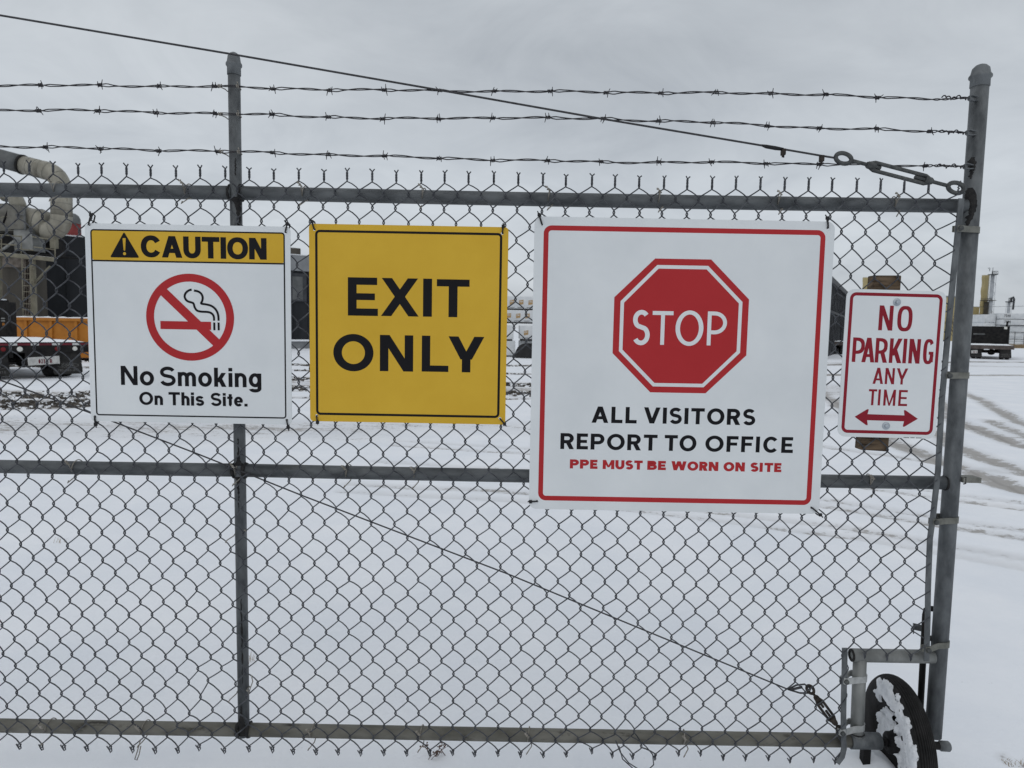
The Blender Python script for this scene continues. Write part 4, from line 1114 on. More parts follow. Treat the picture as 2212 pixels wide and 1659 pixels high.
# ---------------- stop sign
o3 = (0.5133, YS, 1.3875)
s3 = thing('stop_sign', 'large white sign with red octagon STOP, visitors report to office, biggest on the gate', 'sign', (o3[0], YS, o3[2]-0.453), group='warning signs on the gate')
h3 = [(p.x-o3[0], p.z-o3[2]) for p in (at(*q, YS) for q in ((1171,485.5),(1788.5,492.7),(1160.6,1082.6),(1753.4,1096.3)))]
panel('panel', M['s_white'], s3, o3, 0.908, 0.900, 0.024, h3)
ink = Ink(); border(ink,-0.4256,-0.4222,0.427,0.424,0.024,0.0150); ink.build('border', M['s_red'], s3, orig(o3))
octo = T4([(-858,3306),(844,3306),(2046,2122),(2040,416),(836,-774),(-868,-774),(-2066,412),(-2062,2118)])
ink = Ink(); ink.poly(octo); ink.build('octagon', M['s_red'], s3, orig(o3))
wo_ = T4([(-788,3112),(760,3112),(1848,2042),(1842,494),(766,-588),(-795,-588),(-1873,480),(-1868,2002)])
cx_, cz_ = -0.0010, 0.1265
wi_ = [(cx_+(p[0]-cx_)*0.942, cz_+(p[1]-cz_)*0.942) for p in wo_]
ink = Ink(); ink.strip(wo_, wi_, True); ink.build('octagon_line', M['s_white'], s3, orig(o3,1))
ink = (M['s_white'], s3, orig(o3,1)); ms = {'ca':40,'sa':38}
one(ink,'S',-0.1478,-0.0945,0.0685,0.1050,0.0135,0.0140); one(ink,'T',-0.0876,-0.0240,0.0695,0.1028,0.0118,0.0120); one(ink,'O',-0.0163,0.0690,0.0690,0.1055,0.0138,0.0122); one(ink,'P',0.0808,0.1404,0.0703,0.1035,0.0118,0.0118)
ms = {'ca':40,'sa':30,'mz':0.2,'sp':0.36}
ink = (M['s_black'], s3, orig(o3))
text(ink,'ALL',-0.2651,-0.1257,-0.1749,0.0508,MONT,0.245,0.21,0.17,ms); text(ink,'VISITORS',-0.1041,0.2410,-0.1740,0.0502,MONT,0.245,0.21,0.15,ms)
ink = (M['s_black'], s3, orig(o3))
text(ink,'REPORT',-0.3600,-0.0590,-0.2590,0.0500,MONT,0.245,0.21,0.15,ms); text(ink,'TO',-0.0369,0.0620,-0.2588,0.0498,MONT,0.245,0.21,0.11,ms); text(ink,'OFFICE',0.0897,0.3620,-0.2587,0.0498,MONT,0.245,0.21,0.165,ms)
ink = (M['s_red'], s3, orig(o3))
for wd, x0, x1 in (('PPE',-3289,-2427),('MUST',-2267,-1024),('BE',-880,-299),('WORN',-132,1331),('ON',1491,2155),('SITE',2328,3294)):
    text(ink,wd,x0/1e4,x1/1e4,-0.3196,0.0288,MONT,0.345,0.28,0.09,ms)
for q in (((1171,485.5),(1164.5,464),(1161,456)), ((1788.5,492.7),(1787,471),(1783,464)), ((1160.6,1082.6),(1146,1083.5),(1140,1084)), ((1753.4,1096.3),(1772,1112),(1778,1118))): zip_tie(*q, s3, YS)

# ---------------- parking sign on its wooden backing
o4 = (1.1605, YS-0.004, 1.4094)
s4 = thing('parking_sign', 'small white NO PARKING sign with dark red lettering and arrow, beside the end post', 'sign', (o4[0], YS, o4[2]-0.228), group='warning signs on the gate')
bolts = [(0.0022,0.1900),(-0.0040,-0.1895)]
panel('panel', M['s_white'], s4, o4, 0.3035, 0.4530, 0.0245, [])
ink = Ink(); border(ink,-0.1412,-0.2147,0.1412,0.2168,0.0195,0.0098); ink.build('border', M['s_crimson'], s4, orig(o4))
hw_ = {'sq':2.7,'ca':36,'sa':20,'mz':0.0}
ms = hw_
ink = (M['s_crimson'], s4, orig(o4)); one(ink,'N',-0.0492,-0.0060,0.1034,0.0757,0.0118,0.0108); one(ink,'O',0.0073,0.0532,0.1030,0.0755,0.0118,0.0110)
ink = (M['s_crimson'], s4, orig(o4))
for ch, x0, x1 in (('P',-1232,-860),('A',-937,-541),('R',-529,-150),('K',-98,290),('I',318,440),('N',499,846),('G',934,1250)):
    one(ink, ch, x0/1e4, x1/1e4, 0.0048-0.0000, 0.0752, 0.0110, 0.0102)
ink = (M['s_crimson'], s4, orig(o4))
for ch, x0, x1 in (('A',-547,-225),('N',-175,115),('Y',170,517)): one(ink, ch, x0/1e4, x1/1e4, -0.0606, 0.0497, 0.0074, 0.0069)
ink = (M['s_crimson'], s4, orig(o4))
for ch, x0, x1 in (('T',-640,-385),('I',-345,-262),('M',-175,195),('E',285,563)): one(ink, ch, x0/1e4, x1/1e4, -0.1270, 0.0497, 0.0074, 0.0069)
ink = Ink()
ink.poly(T4([(-1027,-1640),(-660,-1398),(-612,-1392),(-606,-1420),(-632,-1548),(506,-1556),(480,-1420),(486,-1392),(534,-1398),(929,-1652),(534,-1908),(486,-1912),(480,-1884),(506,-1742),(-632,-1738),(-606,-1866),(-612,-1894),(-660,-1888)])); ink.build('arrow', M['s_crimson'], s4, orig(o4))
ink = Ink()
for k in range(13):
    if k in (4, 8): continue
    ink.poly([(0.0532+0.0043*k,-0.2256),(0.0566+0.0043*k,-0.2256),(0.0566+0.0043*k,-0.2236),(0.0532+0.0043*k,-0.2236)])
ink.build('fine_print', M['s_black'], s4, orig(o4))
for bx_, bz_ in bolts:
    Rm = Matrix.Translation((o4[0]+bx_, o4[1], o4[2]+bz_)) @ Matrix.Rotation(-math.pi/2, 4, 'Z')
    w_ = MB().lathe([(0.0005,0.0022),(0.0112,0.0022),(0.0117,0.0015),(0.0117,0.0001)], 24, Rm).build('washer', M['bolt'], s4)
    MB().lathe([(0.0005,0.0082),(0.0055,0.0078),(0.0066,0.0060),(0.0068,0.002)], 6, Rm, smooth=False).build('bolt_head', M['bolt'], w_)
s4.rotation_euler = (0, D2(0.5), 0)
wd_ = thing('wooden_backing_board', 'weathered timber board behind the parking sign, its ends showing above and below', 'board', (o4[0]-0.018, 0.03, 1.137))
mb = MB()
pr = [(-0.0571,0.2716),(0.0278,0.2728),(0.0214,-0.2741),(-0.0663,-0.2700)]
P_ = [(x+1.1605, z+1.4094) for x, z in pr]
bm_v = []
mb.prism(P_, 0.0075, 0.0455); bo = mb.build('board', M['wood'], wd_)
bv = bo.modifiers.new('worn_edges', 'BEVEL'); bv.width = 0.003; bv.segments = 2

# ------------------------------------------------------------------ background helpers
def pbox(px0, py0, px1, py1, Y_, depth, mb=None, M_=None):
    """upright box whose front face covers that part of the photograph at distance plane Y"""
    a = at(px0, py1, Y_); b_ = at(px1, py0, Y_); c = at(px0, py0, Y_); d = at(px1, py1, Y_)
    mb = mb or MB()
    return mb.box((min(a.x,c.x), Y_, min(a.z,d.z)), (max(b_.x,d.x), Y_+depth, max(b_.z,c.z)))
def bar(a, b_, r, mb=None, n_=6):
    mb = mb or MB(); return mb.tube([a, b_], r, n_)

# ------------------------------------------------------------------ flatbed vehicles seen from behind
def flatbed(name, label, cat, loc, rz, L=5.6, headboard=True, group=None, tape=True, plate_x=0.0, plate_w=0.69, lamps=()):
    """origin on the ground under the middle of the rear edge; +y runs forward, away from the viewer"""
    t_ = thing(name, label, cat, loc, rz, group, local=True)
    hw = 1.25; dz = 0.93
    dk = MB().box((-hw,0,dz-0.13),(hw,L,dz)).build('deck', M['black_metal'], t_)
    mb = MB(); nxs, nys = 26, 40; vs = []
    for j in range(nys+1):
        for i in range(nxs+1):
            x = -hw+0.03+(2*hw-0.06)*i/nxs; y = 0.03+(L-0.06)*j/nys
            e_ = min(1, min(i, nxs-i)/2, min(j, nys-j)/2)
            z = dz+0.002+(0.035+0.03*float(vnoise(np.array(x*2.1+5), np.array(y*1.7), 8)))*e_
            vs.append((x,y,z))
    fs = [(j*(nxs+1)+i, j*(nxs+1)+i+1, (j+1)*(nxs+1)+i+1, (j+1)*(nxs+1)+i) for j in range(nys) for i in range(nxs)]
    mb.add(vs, fs, True).build('snow_cover', M['snow_clean'], t_)
    sk = MB().box((-hw,-0.06,dz-0.26),(hw,-0.001,dz-0.01)).build('rear_bumper', M['black_metal'] if tape else M['skirt'], t_)
    x = -hw; k = 0
    while tape and x < hw-0.05:
        w_ = 0.28 if k % 2 == 0 else 0.18
        x1 = min(x+w_, hw)
        MB().box((x+0.004,-0.066,dz-0.075),(x1-0.004,-0.0605,dz-0.022)).build('reflective_tape', M['tape_red'] if k % 2 == 0 else M['tape_white'], sk)
        x = x1; k += 1
    Ry = Matrix.Rotation(-math.pi/2, 4, 'Z')
    for lx, mt, r_ in lamps:
        T = Matrix.Translation((lx,-0.06,dz-0.165)) @ Ry
        MB().lathe([(0.0005,0.02),(r_*0.7,0.018),(r_,0.008),(r_*1.1,0.0)], 16, T).build('lamp', M[mt], sk)
    for s in (-1, 1):
        fl = MB(); cx = s*0.80; tx = 0.02
        fl.prism([(cx-0.29,dz-0.265),(cx+0.29,dz-0.265),(cx+0.34,0.16),(cx+0.30,0.10),(cx-0.30,0.10),(cx-0.34,0.16)], 0.06, 0.075)
        f_ = fl.build('mud_flap', M['mudflap'], t_)
        ink = Ink(); text(ink,'ECO' if s < 0 else 'COMA',cx-0.15,cx+0.15,0.30,0.055,{**MONT},0.22,0.2,0.14)
        ea = [(cx+0.25*math.cos(k*math.pi/14), 0.327+0.062*math.sin(k*math.pi/14)) for k in range(28)]
        eb = [(cx+0.238*math.cos(k*math.pi/14), 0.327+0.054*math.sin(k*math.pi/14)) for k in range(28)]
        ink.strip(ea, eb, True); text(ink,'780-960-213',cx-0.24,cx+0.24,0.175,0.055,DIG,0.15,0.15,0.12)
        ink.build('flap_print', M['print_grey'], f_, (0,0.0585,0))
        for q in (0, 1):
            wx = s*(0.93-0.30*q)
            T = Matrix.Translation((wx, 0.75, 0.48))
            whl = MB().lathe([(0.27,-0.11),(0.42,-0.13),(0.465,-0.12),(0.48,-0.08),(0.48,0.08),(0.465,0.12),(0.42,0.13),(0.27,0.11)], 36, T).build('wheel', M['rubber'], t_)
            MB().lathe([(0.27,-0.10),(0.25,-0.02),(0.08,-0.02),(0.08,0.02),(0.25,0.02),(0.27,0.10)], 24, T).build('rim', M['black_metal'], whl)
    for s in (-1, 1): MB().box((s*0.43-0.04,0.05,dz-0.38),(s*0.43+0.04,L,dz-0.131)).build('frame_rail', M['black_metal'], t_)
    MB().tube([(-0.7,0.75,0.48),(-0.2,0.75,0.47),(0.2,0.75,0.47),(0.7,0.75,0.48)], [0.07,0.07,0.07,0.07], 10).build('axle', M['black_metal'], t_)
    MB().lathe([(0.0005,-0.2),(0.14,-0.19),(0.2,-0.05),(0.2,0.05),(0.14,0.19),(0.0005,0.2)], 16, Matrix.Translation((0.05,0.75,0.47))).build('differential', M['black_metal'], t_)
    hp = plate_w/2
    pl = MB().box((plate_x-hp,-0.075,dz-0.56),(plate_x+hp,-0.062,dz-0.36), Matrix.Translation((plate_x,0,dz-0.46)) @ Matrix.Rotation(D2(-2.5),4,'Y') @ Matrix.Translation((-plate_x,0,-dz+0.46))).build('number_plate', M['plate'], t_)
    MB().box((plate_x-hp-0.05,-0.06,dz-0.60),(plate_x+hp+0.04,-0.02,dz-0.262)).build('plate_bracket', M['black_metal'], t_)
    ink = (M['tape_red'], pl, (0,-0.0775,0)); text(ink,'021',plate_x-0.12*plate_w/0.69,plate_x+0.03,dz-0.53,0.11,DIG,0.2,0.2,0.12); text(ink,'4R',plate_x+0.06,plate_x+0.06+0.12*plate_w/0.69,dz-0.52,0.10,DIG,0.2,0.2,0.12)
    MB().box((-0.72,1.45,0.40),(0.72,L-0.2,dz-0.382)).build('chassis_box', M['black_metal'], t_)
    if headboard:
        hb = MB().box((-hw+0.06,L+0.001,dz+0.0),(hw-0.06,L+0.10,dz+1.32)).build('headboard', M['black_metal'], t_)
        for s in (-1, 1): MB().box((s*(hw-0.10)-0.05,L-0.03,dz),(s*(hw-0.10)+0.05,L+0.0005,dz+1.36)).build('upright', M['black_metal'], hb)
        MB().box((-0.95,L-0.006,dz+0.70),(-0.25,L+0.0003,dz+0.80)).build('slot_plate', M['duct_dark'], hb)
        cb = MB().bevel_box((-1.05,L+0.22,0.75),(1.05,L+1.9,dz+1.22),0.10).build('cab', M['black_metal'], t_)
        MB().bevel_box((-0.9,L+1.92,0.6),(0.9,L+3.1,1.55),0.10).build('bonnet', M['black_metal'], t_)
        MB().tube([(1.02,L+0.16,0.6),(1.02,L+0.16,dz+1.45),(1.05,L+0.1,dz+1.62),(1.08,L+0.02,dz+1.68)], 0.06, 10).build('exhaust_stack', M['black_metal'], t_)
        for s in (-1, 1):
            MB().lathe([(0.27,-0.12),(0.465,-0.12),(0.48,-0.08),(0.48,0.08),(0.465,0.12),(0.27,0.12)], 30, Matrix.Translation((s*0.95, L+2.3, 0.48))).build('wheel', M['rubber'], t_)
        MB().box((0.86,L-0.09,dz+1.12),(1.04,L-0.035,dz+1.30)).build('work_lamp', M['lamp_white'], hb)
    else:
        MB().box((-0.9,L+0.01,0.45),(0.9,L+0.13,dz-0.02)).build('front_beam', M['black_metal'], t_)
        MB().tube([(-0.7,L+0.1,0.55),(0,L+1.4,0.5)], 0.06, 8).build('drawbar', M['black_metal'], t_)
        MB().tube([(0.7,L+0.1,0.55),(0,L+1.4,0.5)], 0.06, 8).build('drawbar', M['black_metal'], t_)
        MB().tube([(0,L+1.2,0.0),(0,L+1.2,0.9)], 0.05, 8).build('jack_leg', M['black_metal'], t_)
    return t_
def place(px0, px1, py, d0):
    pass
flatbed('flatbed_trailer', 'black flatbed trailer with snowy deck and mud flaps, in front of the orange bin', 'trailer', (-12.0, 14.9, 0.0), D2(52), 4.6, False, None, True, 0.22, 0.69, ((-0.28,'lamp_white',0.058),(-0.62,'lamp_red',0.05),(0.93,'lamp_white',0.052),(0.52,'lamp_red',0.048)))
def ray_yaw(px): return -math.atan((px-PW/2)/F)
tp = gnd(2139, 776)
flatbed('flatbed_truck', 'dark flatbed truck with snowy deck standing alone right of the end post', 'truck', (tp.x, tp.y, 0), ray_yaw(2139)+D2(2), 5.2, True, 'flatbed trucks in the yard', False, -0.9, 0.36)
tp = gnd(1800, 765)
flatbed('flatbed_truck', 'dark flatbed truck partly seen between the stop sign and the parking sign', 'truck', (tp.x, tp.y, 0), ray_yaw(1800)+D2(8), 5.2, True, 'flatbed trucks in the yard', False, -0.3, 0.36)

# ------------------------------------------------------------------ orange bin behind the trailer
YO = 23.2
a = at(12, 686, YO); b_ = at(12, 780, YO)
t_ = thing('orange_steel_bin', 'orange ribbed steel bin with snow along its rim, behind the black trailer', 'bin', (a.x+2.7, YO, 0), 0, local=True)
MB().prism([(-2.7,0.18),(2.7,0.18),(2.7,1.56),(-2.7,1.56)], 0.0, 0.05).build('front_wall', M['orange'], t_)
MB().prism([(-2.7,0.18),(2.7,0.18),(2.7,1.56),(-2.7,1.56)], 2.2, 2.25).build('back_wall', M['orange'], t_)
for s in (-2.7, 2.65): MB().box((s,0.051,0.18),(s+0.05,2.199,1.56)).build('end_wall', M['orange'], t_)
MB().box((-2.649,0.051,0.18),(2.649,2.199,0.24)).build('floor_plate', M['orange'], t_)
for k in range(6):
    x = -1.93+0.93*k; MB().box((x-0.05,-0.07,0.24),(x+0.05,-0.001,1.46)).build('rib', M['orange'], t_)
MB().box((-2.74,-0.09,1.461),(2.74,-0.001,1.57)).build('top_rail', M['orange'], t_)
MB().box((-2.74,-0.09,0.12),(2.74,-0.001,0.239)).build('bottom_rail', M['orange'], t_)
for x in (-2.2, 2.2): MB().box((x-0.08,0.1,0.0),(x+0.08,2.1,0.179)).build('skid', M['dunnage'], t_)
mb = MB(); mb.tube([(-2.72+5.44*k/30, -0.04, 1.575+0.008*math.sin(k*1.7)) for k in range(31)], [0.035+0.012*math.sin(k*2.3) for k in range(31)], 8); mb.build('snow_ridge', M['snow_clean'], t_)
# black cabinet left of the bin
YK = 20.0
a = at(-52, 725, YK); b_ = at(10.5, 652, YK)
t_ = thing('black_steel_cabinet', 'black upright steel cabinet at the left edge beside the orange bin', 'cabinet', ((a.x+b_.x)/2, YK, 0), 0, local=True)
hwid = (b_.x-a.x)/2
MB().bevel_box((-hwid,0,0.12),(hwid,0.5,b_.z),0.02).build('body', M['black_metal'], t_)
MB().box((-hwid-0.02,-0.02,b_.z+0.001),(hwid-0.25,0.52,b_.z+0.06)).build('lid', M['black_metal'], t_)
MB().box((-hwid,0.0,b_.z+0.061),(hwid-0.3,0.48,b_.z+0.10)).build('snow_cap', M['snow_clean'], t_)
for z in (1.42, 1.50): MB().box((hwid-0.14,-0.012,z),(hwid-0.02,-0.001,z+0.035)).build('chrome_strip', M['steel_sheet'], t_)
ink = Ink(); text(ink,'R',hwid-0.11,hwid-0.03,1.28,0.09,DIG,0.2,0.2); ink.build('lettering', M['orange'], t_, (0,-0.002,0))
for s in (-1, 1): MB().box((s*(hwid-0.1)-0.05,0.05,0.0),(s*(hwid-0.1)+0.05,0.45,0.121)).build('foot', M['black_metal'], t_)

# ------------------------------------------------------------------ dark warehouse across the yard
A = Vector((-27.5, 28.3, 0)); B = Vector((-10.2, 42.5, 0))
ln = (B-A).length; rz = math.atan2(B.y-A.y, B.x-A.x)
t_ = thing('dark_warehouse', 'long charcoal-clad warehouse with grey fascia, behind the caution sign', 'building', (A.x, A.y, 0), rz, local=True)
H = 5.7
wl_ = MB().box((0,0,0.45),(ln,14,H-0.95)).build('wall', M['dark_wall'], t_)
k = 0; x = 0.15
while x < ln-0.2:
    MB().box((x,-0.035,0.46),(x+0.06,-0.001,H-0.96)).build('cladding_rib', M['dark_wall'], wl_); x += 0.9
MB().box((-0.05,-0.06,0.0),(ln+0.05,14.05,0.449)).build('plinth', M['grey_fascia'], t_)
MB().box((-0.05,-0.16,0.451),(ln+0.05,-0.062,0.56)).build('snow_sill', M['snow_clean'], t_)
MB().box((ln*0.55,-0.10,H-0.949),(ln+0.1,14.1,H)).build('fascia', M['grey_fascia'], t_)
MB().box((-0.05,-0.04,H-0.949),(ln*0.55-0.001,14.1,H)).build('parapet', M['dark_wall'], t_)
MB().box((0.3,0.4,H+0.001),(ln-0.3,13.6,H+0.10)).build('roof_snow', M['snow_clean'], t_)
for fx in (0.73, 0.80, 0.87):
    wn_ = MB().box((ln*fx,-0.09,2.9),(ln*fx+1.05,-0.03,4.6)).build('window', M['lattice'], t_)
    MB().box((ln*fx+0.16,-0.10,3.0),(ln*fx+0.80,-0.091,4.4)).build('pane', M['duct_dark'], wn_)
MB().bevel_box((ln*0.78,1.0,H+0.1),(ln*0.78+1.6,2.6,H+0.55),0.05).build('roof_unit', M['brown_wall'], t_)

# ------------------------------------------------------------------ dust-collector plant on the left
YD = 28.0
def PD(px, py, dy=0.0): return at(px, py, YD+dy)
px2m = (YD+2.1)/F
t_ = thing('exhaust_duct', 'fat beige exhaust duct bending down from the sky over the dust plant', 'duct', (PD(110,640).x, YD, 0))
def arcpath(p0, p1, p2, k=8):
    return [p0*(1-i/k)**2 + p1*2*(i/k)*(1-i/k) + p2*(i/k)**2 for i in range(k+1)]
r_ = 19.5*px2m
MB().tube([PD(-90,322), PD(-20,337), PD(20,347.5), PD(47,355)], r_*0.98, 20).build('duct_section', M['duct_dark'], t_)
MB().tube([PD(46,355), PD(51,356.3)], r_*1.06, 20).build('flange', M['black_metal'], t_)
pts = [PD(51,356.5), PD(72,361.5), PD(93,367)]
MB().tube(pts, r_*0.97, 24).build('duct_section', M['duct'], t_)
el = arcpath(PD(93,367), PD(131,374), PD(133,412), 12)
MB().tube(el, r_*0.99, 24).build('elbow', M['duct'], t_)
MB().tube([PD(133,412), PD(133,466)], r_*1.03, 24).build('duct_section', M['duct'], t_)
el2 = arcpath(PD(133,466), PD(133,502), PD(98,500), 12)
MB().tube(el2, r_*1.03, 24).build('elbow', M['duct'], t_)
for p, q, f_ in ((PD(66,360),PD(67,360.3),.978), (PD(80,363.5),PD(81,363.8),.978), (el[2],el[3],.999), (el[6],el[7],.999), (el[10],el[11],1.01),
             (PD(133,423),PD(133,424),1.037), (PD(133,440),PD(133,441),1.037), (PD(133,455),PD(133,456),1.037), (el2[2],el2[3],1.037), (el2[5],el2[6],1.037), (el2[8],el2[9],1.037)):
    MB().tube([p, p+(q-p).normalized()*0.018], r_*f_, 24).build('seam', M['casing'], t_)
# fan housing: drum with a rounded front casing
t_ = thing('fan_housing', 'rounded beige sheet-metal fan housing above the service platform', 'machine', (PD(60,560).x, YD, 0))
MB().tube([PD(64,480,0.3), PD(90,483,0.3), PD(100,485.5,0.3), PD(107,488,0.3)], [30*px2m,30*px2m,28*px2m,21*px2m], 28).build('drum', M['duct'], t_)
MB().tube([PD(88,482.7,0.3), PD(89.2,482.9,0.3)], 30.6*px2m, 28).build('drum_band', M['duct_dark'], t_)
face = [PD(32,498), PD(70,498), PD(70,478), PD(66,462), PD(58,450), PD(46,445), PD(32,447)]
mb = MB(); n_ = len(face); vs = [p+Vector((0,-0.45,0)) for p in face]+[p+Vector((0,0.5,0)) for p in face]
mb.add(vs, [tuple(range(n_)), tuple(range(2*n_-1,n_-1,-1))]+[(i,i+n_,(i+1)%n_+n_,(i+1)%n_) for i in range(n_)]); mb.build('casing', M['casing'], t_)
pbox(31,493.5,69,541,YD-0.35,0.8).build('lower_box', M['steel_sheet'], t_)
pbox(33,462,53,465,YD-0.53,0.07).build('casing_rib', M['duct_dark'], t_)
pbox(51.5,452,54,497,YD-0.51,0.05).build('casing_rib', M['duct_dark'], t_)
MB().tube(arcpath(PD(8,420,.6), PD(34,415,.5), PD(42,452,.4), 6), [15*px2m]*7, 18).build('inlet_elbow', M['duct'], t_)
pbox(-30,440,30,498,YD+0.2,1.4).build('plenum', M['casing'], t_)
MB().tube([PD(6,485,-0.1), PD(20,448,-0.1)], 2.2*px2m, 6).build('brace', M['black_metal'], t_)
MB().tube([PD(-2,470,-0.1), PD(30,466,-0.1)], 1.2*px2m, 6).build('brace', M['beige_steel'], t_)
pbox(24,468,31,486,YD-0.1,0.25).build('junction_box', M['duct_dark'], t_)
pbox(26,488,31,494,YD-0.1,0.2).build('junction_box', M['duct_dark'], t_)
pbox(108,507,116,536,YD-0.3,0.3).build('control_cabinet', M['beige_steel'], t_)
MB().tube([PD(3,541,-0.6), PD(14,534,-0.6), PD(31,521,-0.6)], 3.0*px2m, 10).build('branch_pipe', M['steel_sheet'], t_)
pbox(-30,499,108,546,YD+1.0,1.0).build('dark_plenum', M['black_metal'], t_)
# service platform with rails and ladder
t_ = thing('service_platform', 'beige steel service platform with handrails and caged ladder below the fan', 'platform', (PD(70,690).x, YD, 0))
YP = YD-0.9
def PP(px, py, dy=0.0): return at(px, py, YP+dy)
def beam(p, q, w_, mt, name, dep=0.18):
    x = (q-p).normalized(); z = Vector((0,1,0)).cross(x)*-1; z.normalize()
    mb = MB(); o_ = []
    for pp in (p, q):
        for dy in (-dep/2, dep/2):
            for s in (-1, 1): o_.append(pp+z*s*w_/2+Vector((0,dy,0)))
    mb.add(o_, [(0,1,3,2),(4,6,7,5),(0,4,5,1),(1,5,7,3),(3,7,6,2),(2,6,4,0)]); return mb.build(name, mt, t_)
beam(PP(-40,545), PP(119,561), 0.17, M['beige_steel'], 'platform_beam')
beam(PP(-40,541.5,0.1), PP(119,557.2,0.1), 0.03, M['snow_clean'], 'snow_line', 0.34)
mb = MB().box((PP(-40,545).x, YP+0.1, PP(40,549).z-0.02), (PP(119,560).x, YP+1.6, PP(40,549).z+0.02)); mb.build('grating', M['black_metal'], t_)
for x0, y0, x1, y1 in ((70,511.5,119,518.5),(73,533.5,119,539.5),(33,537,72,541),(0,527,40,530),(0,507,46,511)):
    MB().tube([PP(x0,y0), PP(x1,y1)], 0.024, 6).build('handrail', M['beige_steel'], t_)
for x0, y0, y1 in ((119,518,558),(3,507,548),(46,509,551)):
    MB().tube([PP(x0,y0), PP(x0,y1)], 0.026, 6).build('rail_post', M['beige_steel'], t_)
beam(PP(70,561), PP(75,700), 0.155, M['beige_steel'], 'column')
a = PP(75,611); MB().tube([a, PP(108,575)], 0.045, 6).build('knee_brace', M['beige_steel'], t_)
for x0 in (47.5, 65): MB().tube([PP(x0,556,-0.2), PP(x0+3,690,-0.2)], 0.022, 6).build('ladder_stile', M['beige_steel'], t_)
for k in range(9):
    y = 578+k*13; MB().tube([PP(48.2+k*0.25,y,-0.2), PP(66+k*0.25,y+0.4,-0.2)], 0.017, 6).build('rung', M['beige_steel'], t_)
for y in (580, 606):
    MB().tube([PP(66,y,-0.2), PP(75,y+0.5,-0.2)], 0.017, 6).build('cage_hoop', M['beige_steel'], t_)
beam(PP(0.5,545), PP(0.5,700), 0.06, M['beige_steel'], 'column')
mb = MB(); vs = []
for i in range(13):
    for k in range(15):
        px = 53+11*i/12; py = 560+128*k/14
        p = PP(px, py, 0.25+0.10*math.sin(i*1.3+k*0.5)+0.05*math.sin(k*1.9)); vs.append(p)
for i in range(13):
    for k in range(15): vs.append(vs[i*15+k]+Vector((0,0.02,0)))
q = 13*15
fs = [(i*15+k, i*15+k+1, (i+1)*15+k+1, (i+1)*15+k) for i in range(12) for k in range(14)]
fs += [tuple(v+q for v in f[::-1]) for f in fs]
mb.add(vs, fs, True).build('wind_tarp', M['tarp'], t_)
# brown process building behind the platform
t_ = thing('process_building', 'brown-grey process building wall under the platform at the left edge', 'building', (PD(0,700,1.4).x, YD+1.4, 0))
a = at(-260, 690, YD+1.4); b_ = at(70, 552, YD+1.4)
MB().box((a.x, YD+1.4, 0.0), (b_.x, YD+2.3, b_.z)).build('wall', M['brown_wall'], t_)
MB().box((a.x, YD+1.32, b_.z-0.55), (b_.x, YD+1.399, b_.z)).build('wall_band', M['tarp'], t_)
# red tank and grey vent cap behind the duct
YQ = 36.5
t_ = thing('red_tank', 'dark red round tank with grey domed vent, on the warehouse roof beside the duct', 'tank', (at(156,560,YQ).x, YQ, 5.7))
c0_ = at(156, 500, YQ); r2 = 16.5*(YQ+2.1)/F; zt = at(156,484,YQ).z
MB().tube([(c0_.x, c0_.y, 5.7), (c0_.x, c0_.y, zt)], r2, 24).build('tank_shell', M['red_tank'], t_)
Rm = Matrix(((0,1,0,c0_.x),(0,0,1,c0_.y),(1,0,0,0),(0,0,0,1)))
MB().lathe([(r2*1.02,zt),(r2*1.02,zt+0.03),(r2*0.97,zt+0.28),(r2*0.8,zt+0.45),(r2*0.45,zt+0.57),(0.001,zt+0.6)], 24, Rm).build('vent_cap', M['duct_dark'], t_)

# ------------------------------------------------------------------ wrapped lumber in the middle distance
def bundle(name, label, loc, rz, L, H_, D_, group, logos=0, nums=None, end=None):
    t_ = thing(name, label, 'lumber bundle', loc, rz, group, local=True)
    MB().bevel_box((-L/2,0,0.07),(L/2,D_,H_),0.025).build('wrap', M['wrap'], t_)
    for k in range(3):
        x = -L/2+0.3+(L-0.6)*k/2; MB().box((x-0.06,0.02,0.0),(x+0.06,D_-0.02,0.069)).build('dunnage', M['dunnage'], t_)
    MB().box((-L/2+0.06,0.05,0.0005),(L/2-0.06,D_-0.05,0.0685)).build('gap_shadow', M['black_tarp_and_shade'], t_)  # recessed black strip that paints in the shadow line under the bundle
    for k in range(logos):
        x = -L/2+0.35+0.49*k
        lg = MB().prism([(x-0.11,0.26),(x+0.12,0.30),(x+0.12,0.53),(x-0.11,0.49)], -0.006, -0.0005).build('printed_logo', M['print_brown'], t_)
        ink = Ink(); text(ink,'EWP',x-0.08,x+0.09,0.40,0.06,DIG,0.2,0.2); ink.build('logo_print', M['wrap'], lg, (0,-0.0075,0))
        MB().box((x-0.2,-0.005,0.115),(x+0.14,-0.0005,0.14)).build('printed_line', M['print_black'], t_)
    if nums:
        for x, s in nums:
            ink = Ink(); text(ink,s,x,x+0.95,H_*0.35,0.42,DIG,0.17,0.17); ink.build('stencil', M['print_black'], t_, (0,-0.004,0))
    return t_
gA = 'lumber bundles stacked behind the exit sign gap'
base_ = gnd(1125, 771); yb = base_.y
def bz(py): return at(1120, py, yb).z
bundle('lumber_bundle', 'white wrapped lumber bundle, topmost of the stack right of the EXIT sign', (base_.x+0.35, yb+0.35, bz(669)), 0.02, 4.4, bz(639.5)-bz(669), 1.2, gA, 8)
bundle('lumber_bundle', 'white wrapped lumber bundle, second from top right of the EXIT sign', (base_.x+0.1, yb+0.25, bz(698.5)), 0.02, 4.2, bz(669.5)-bz(698.5), 1.2, gA, 8)
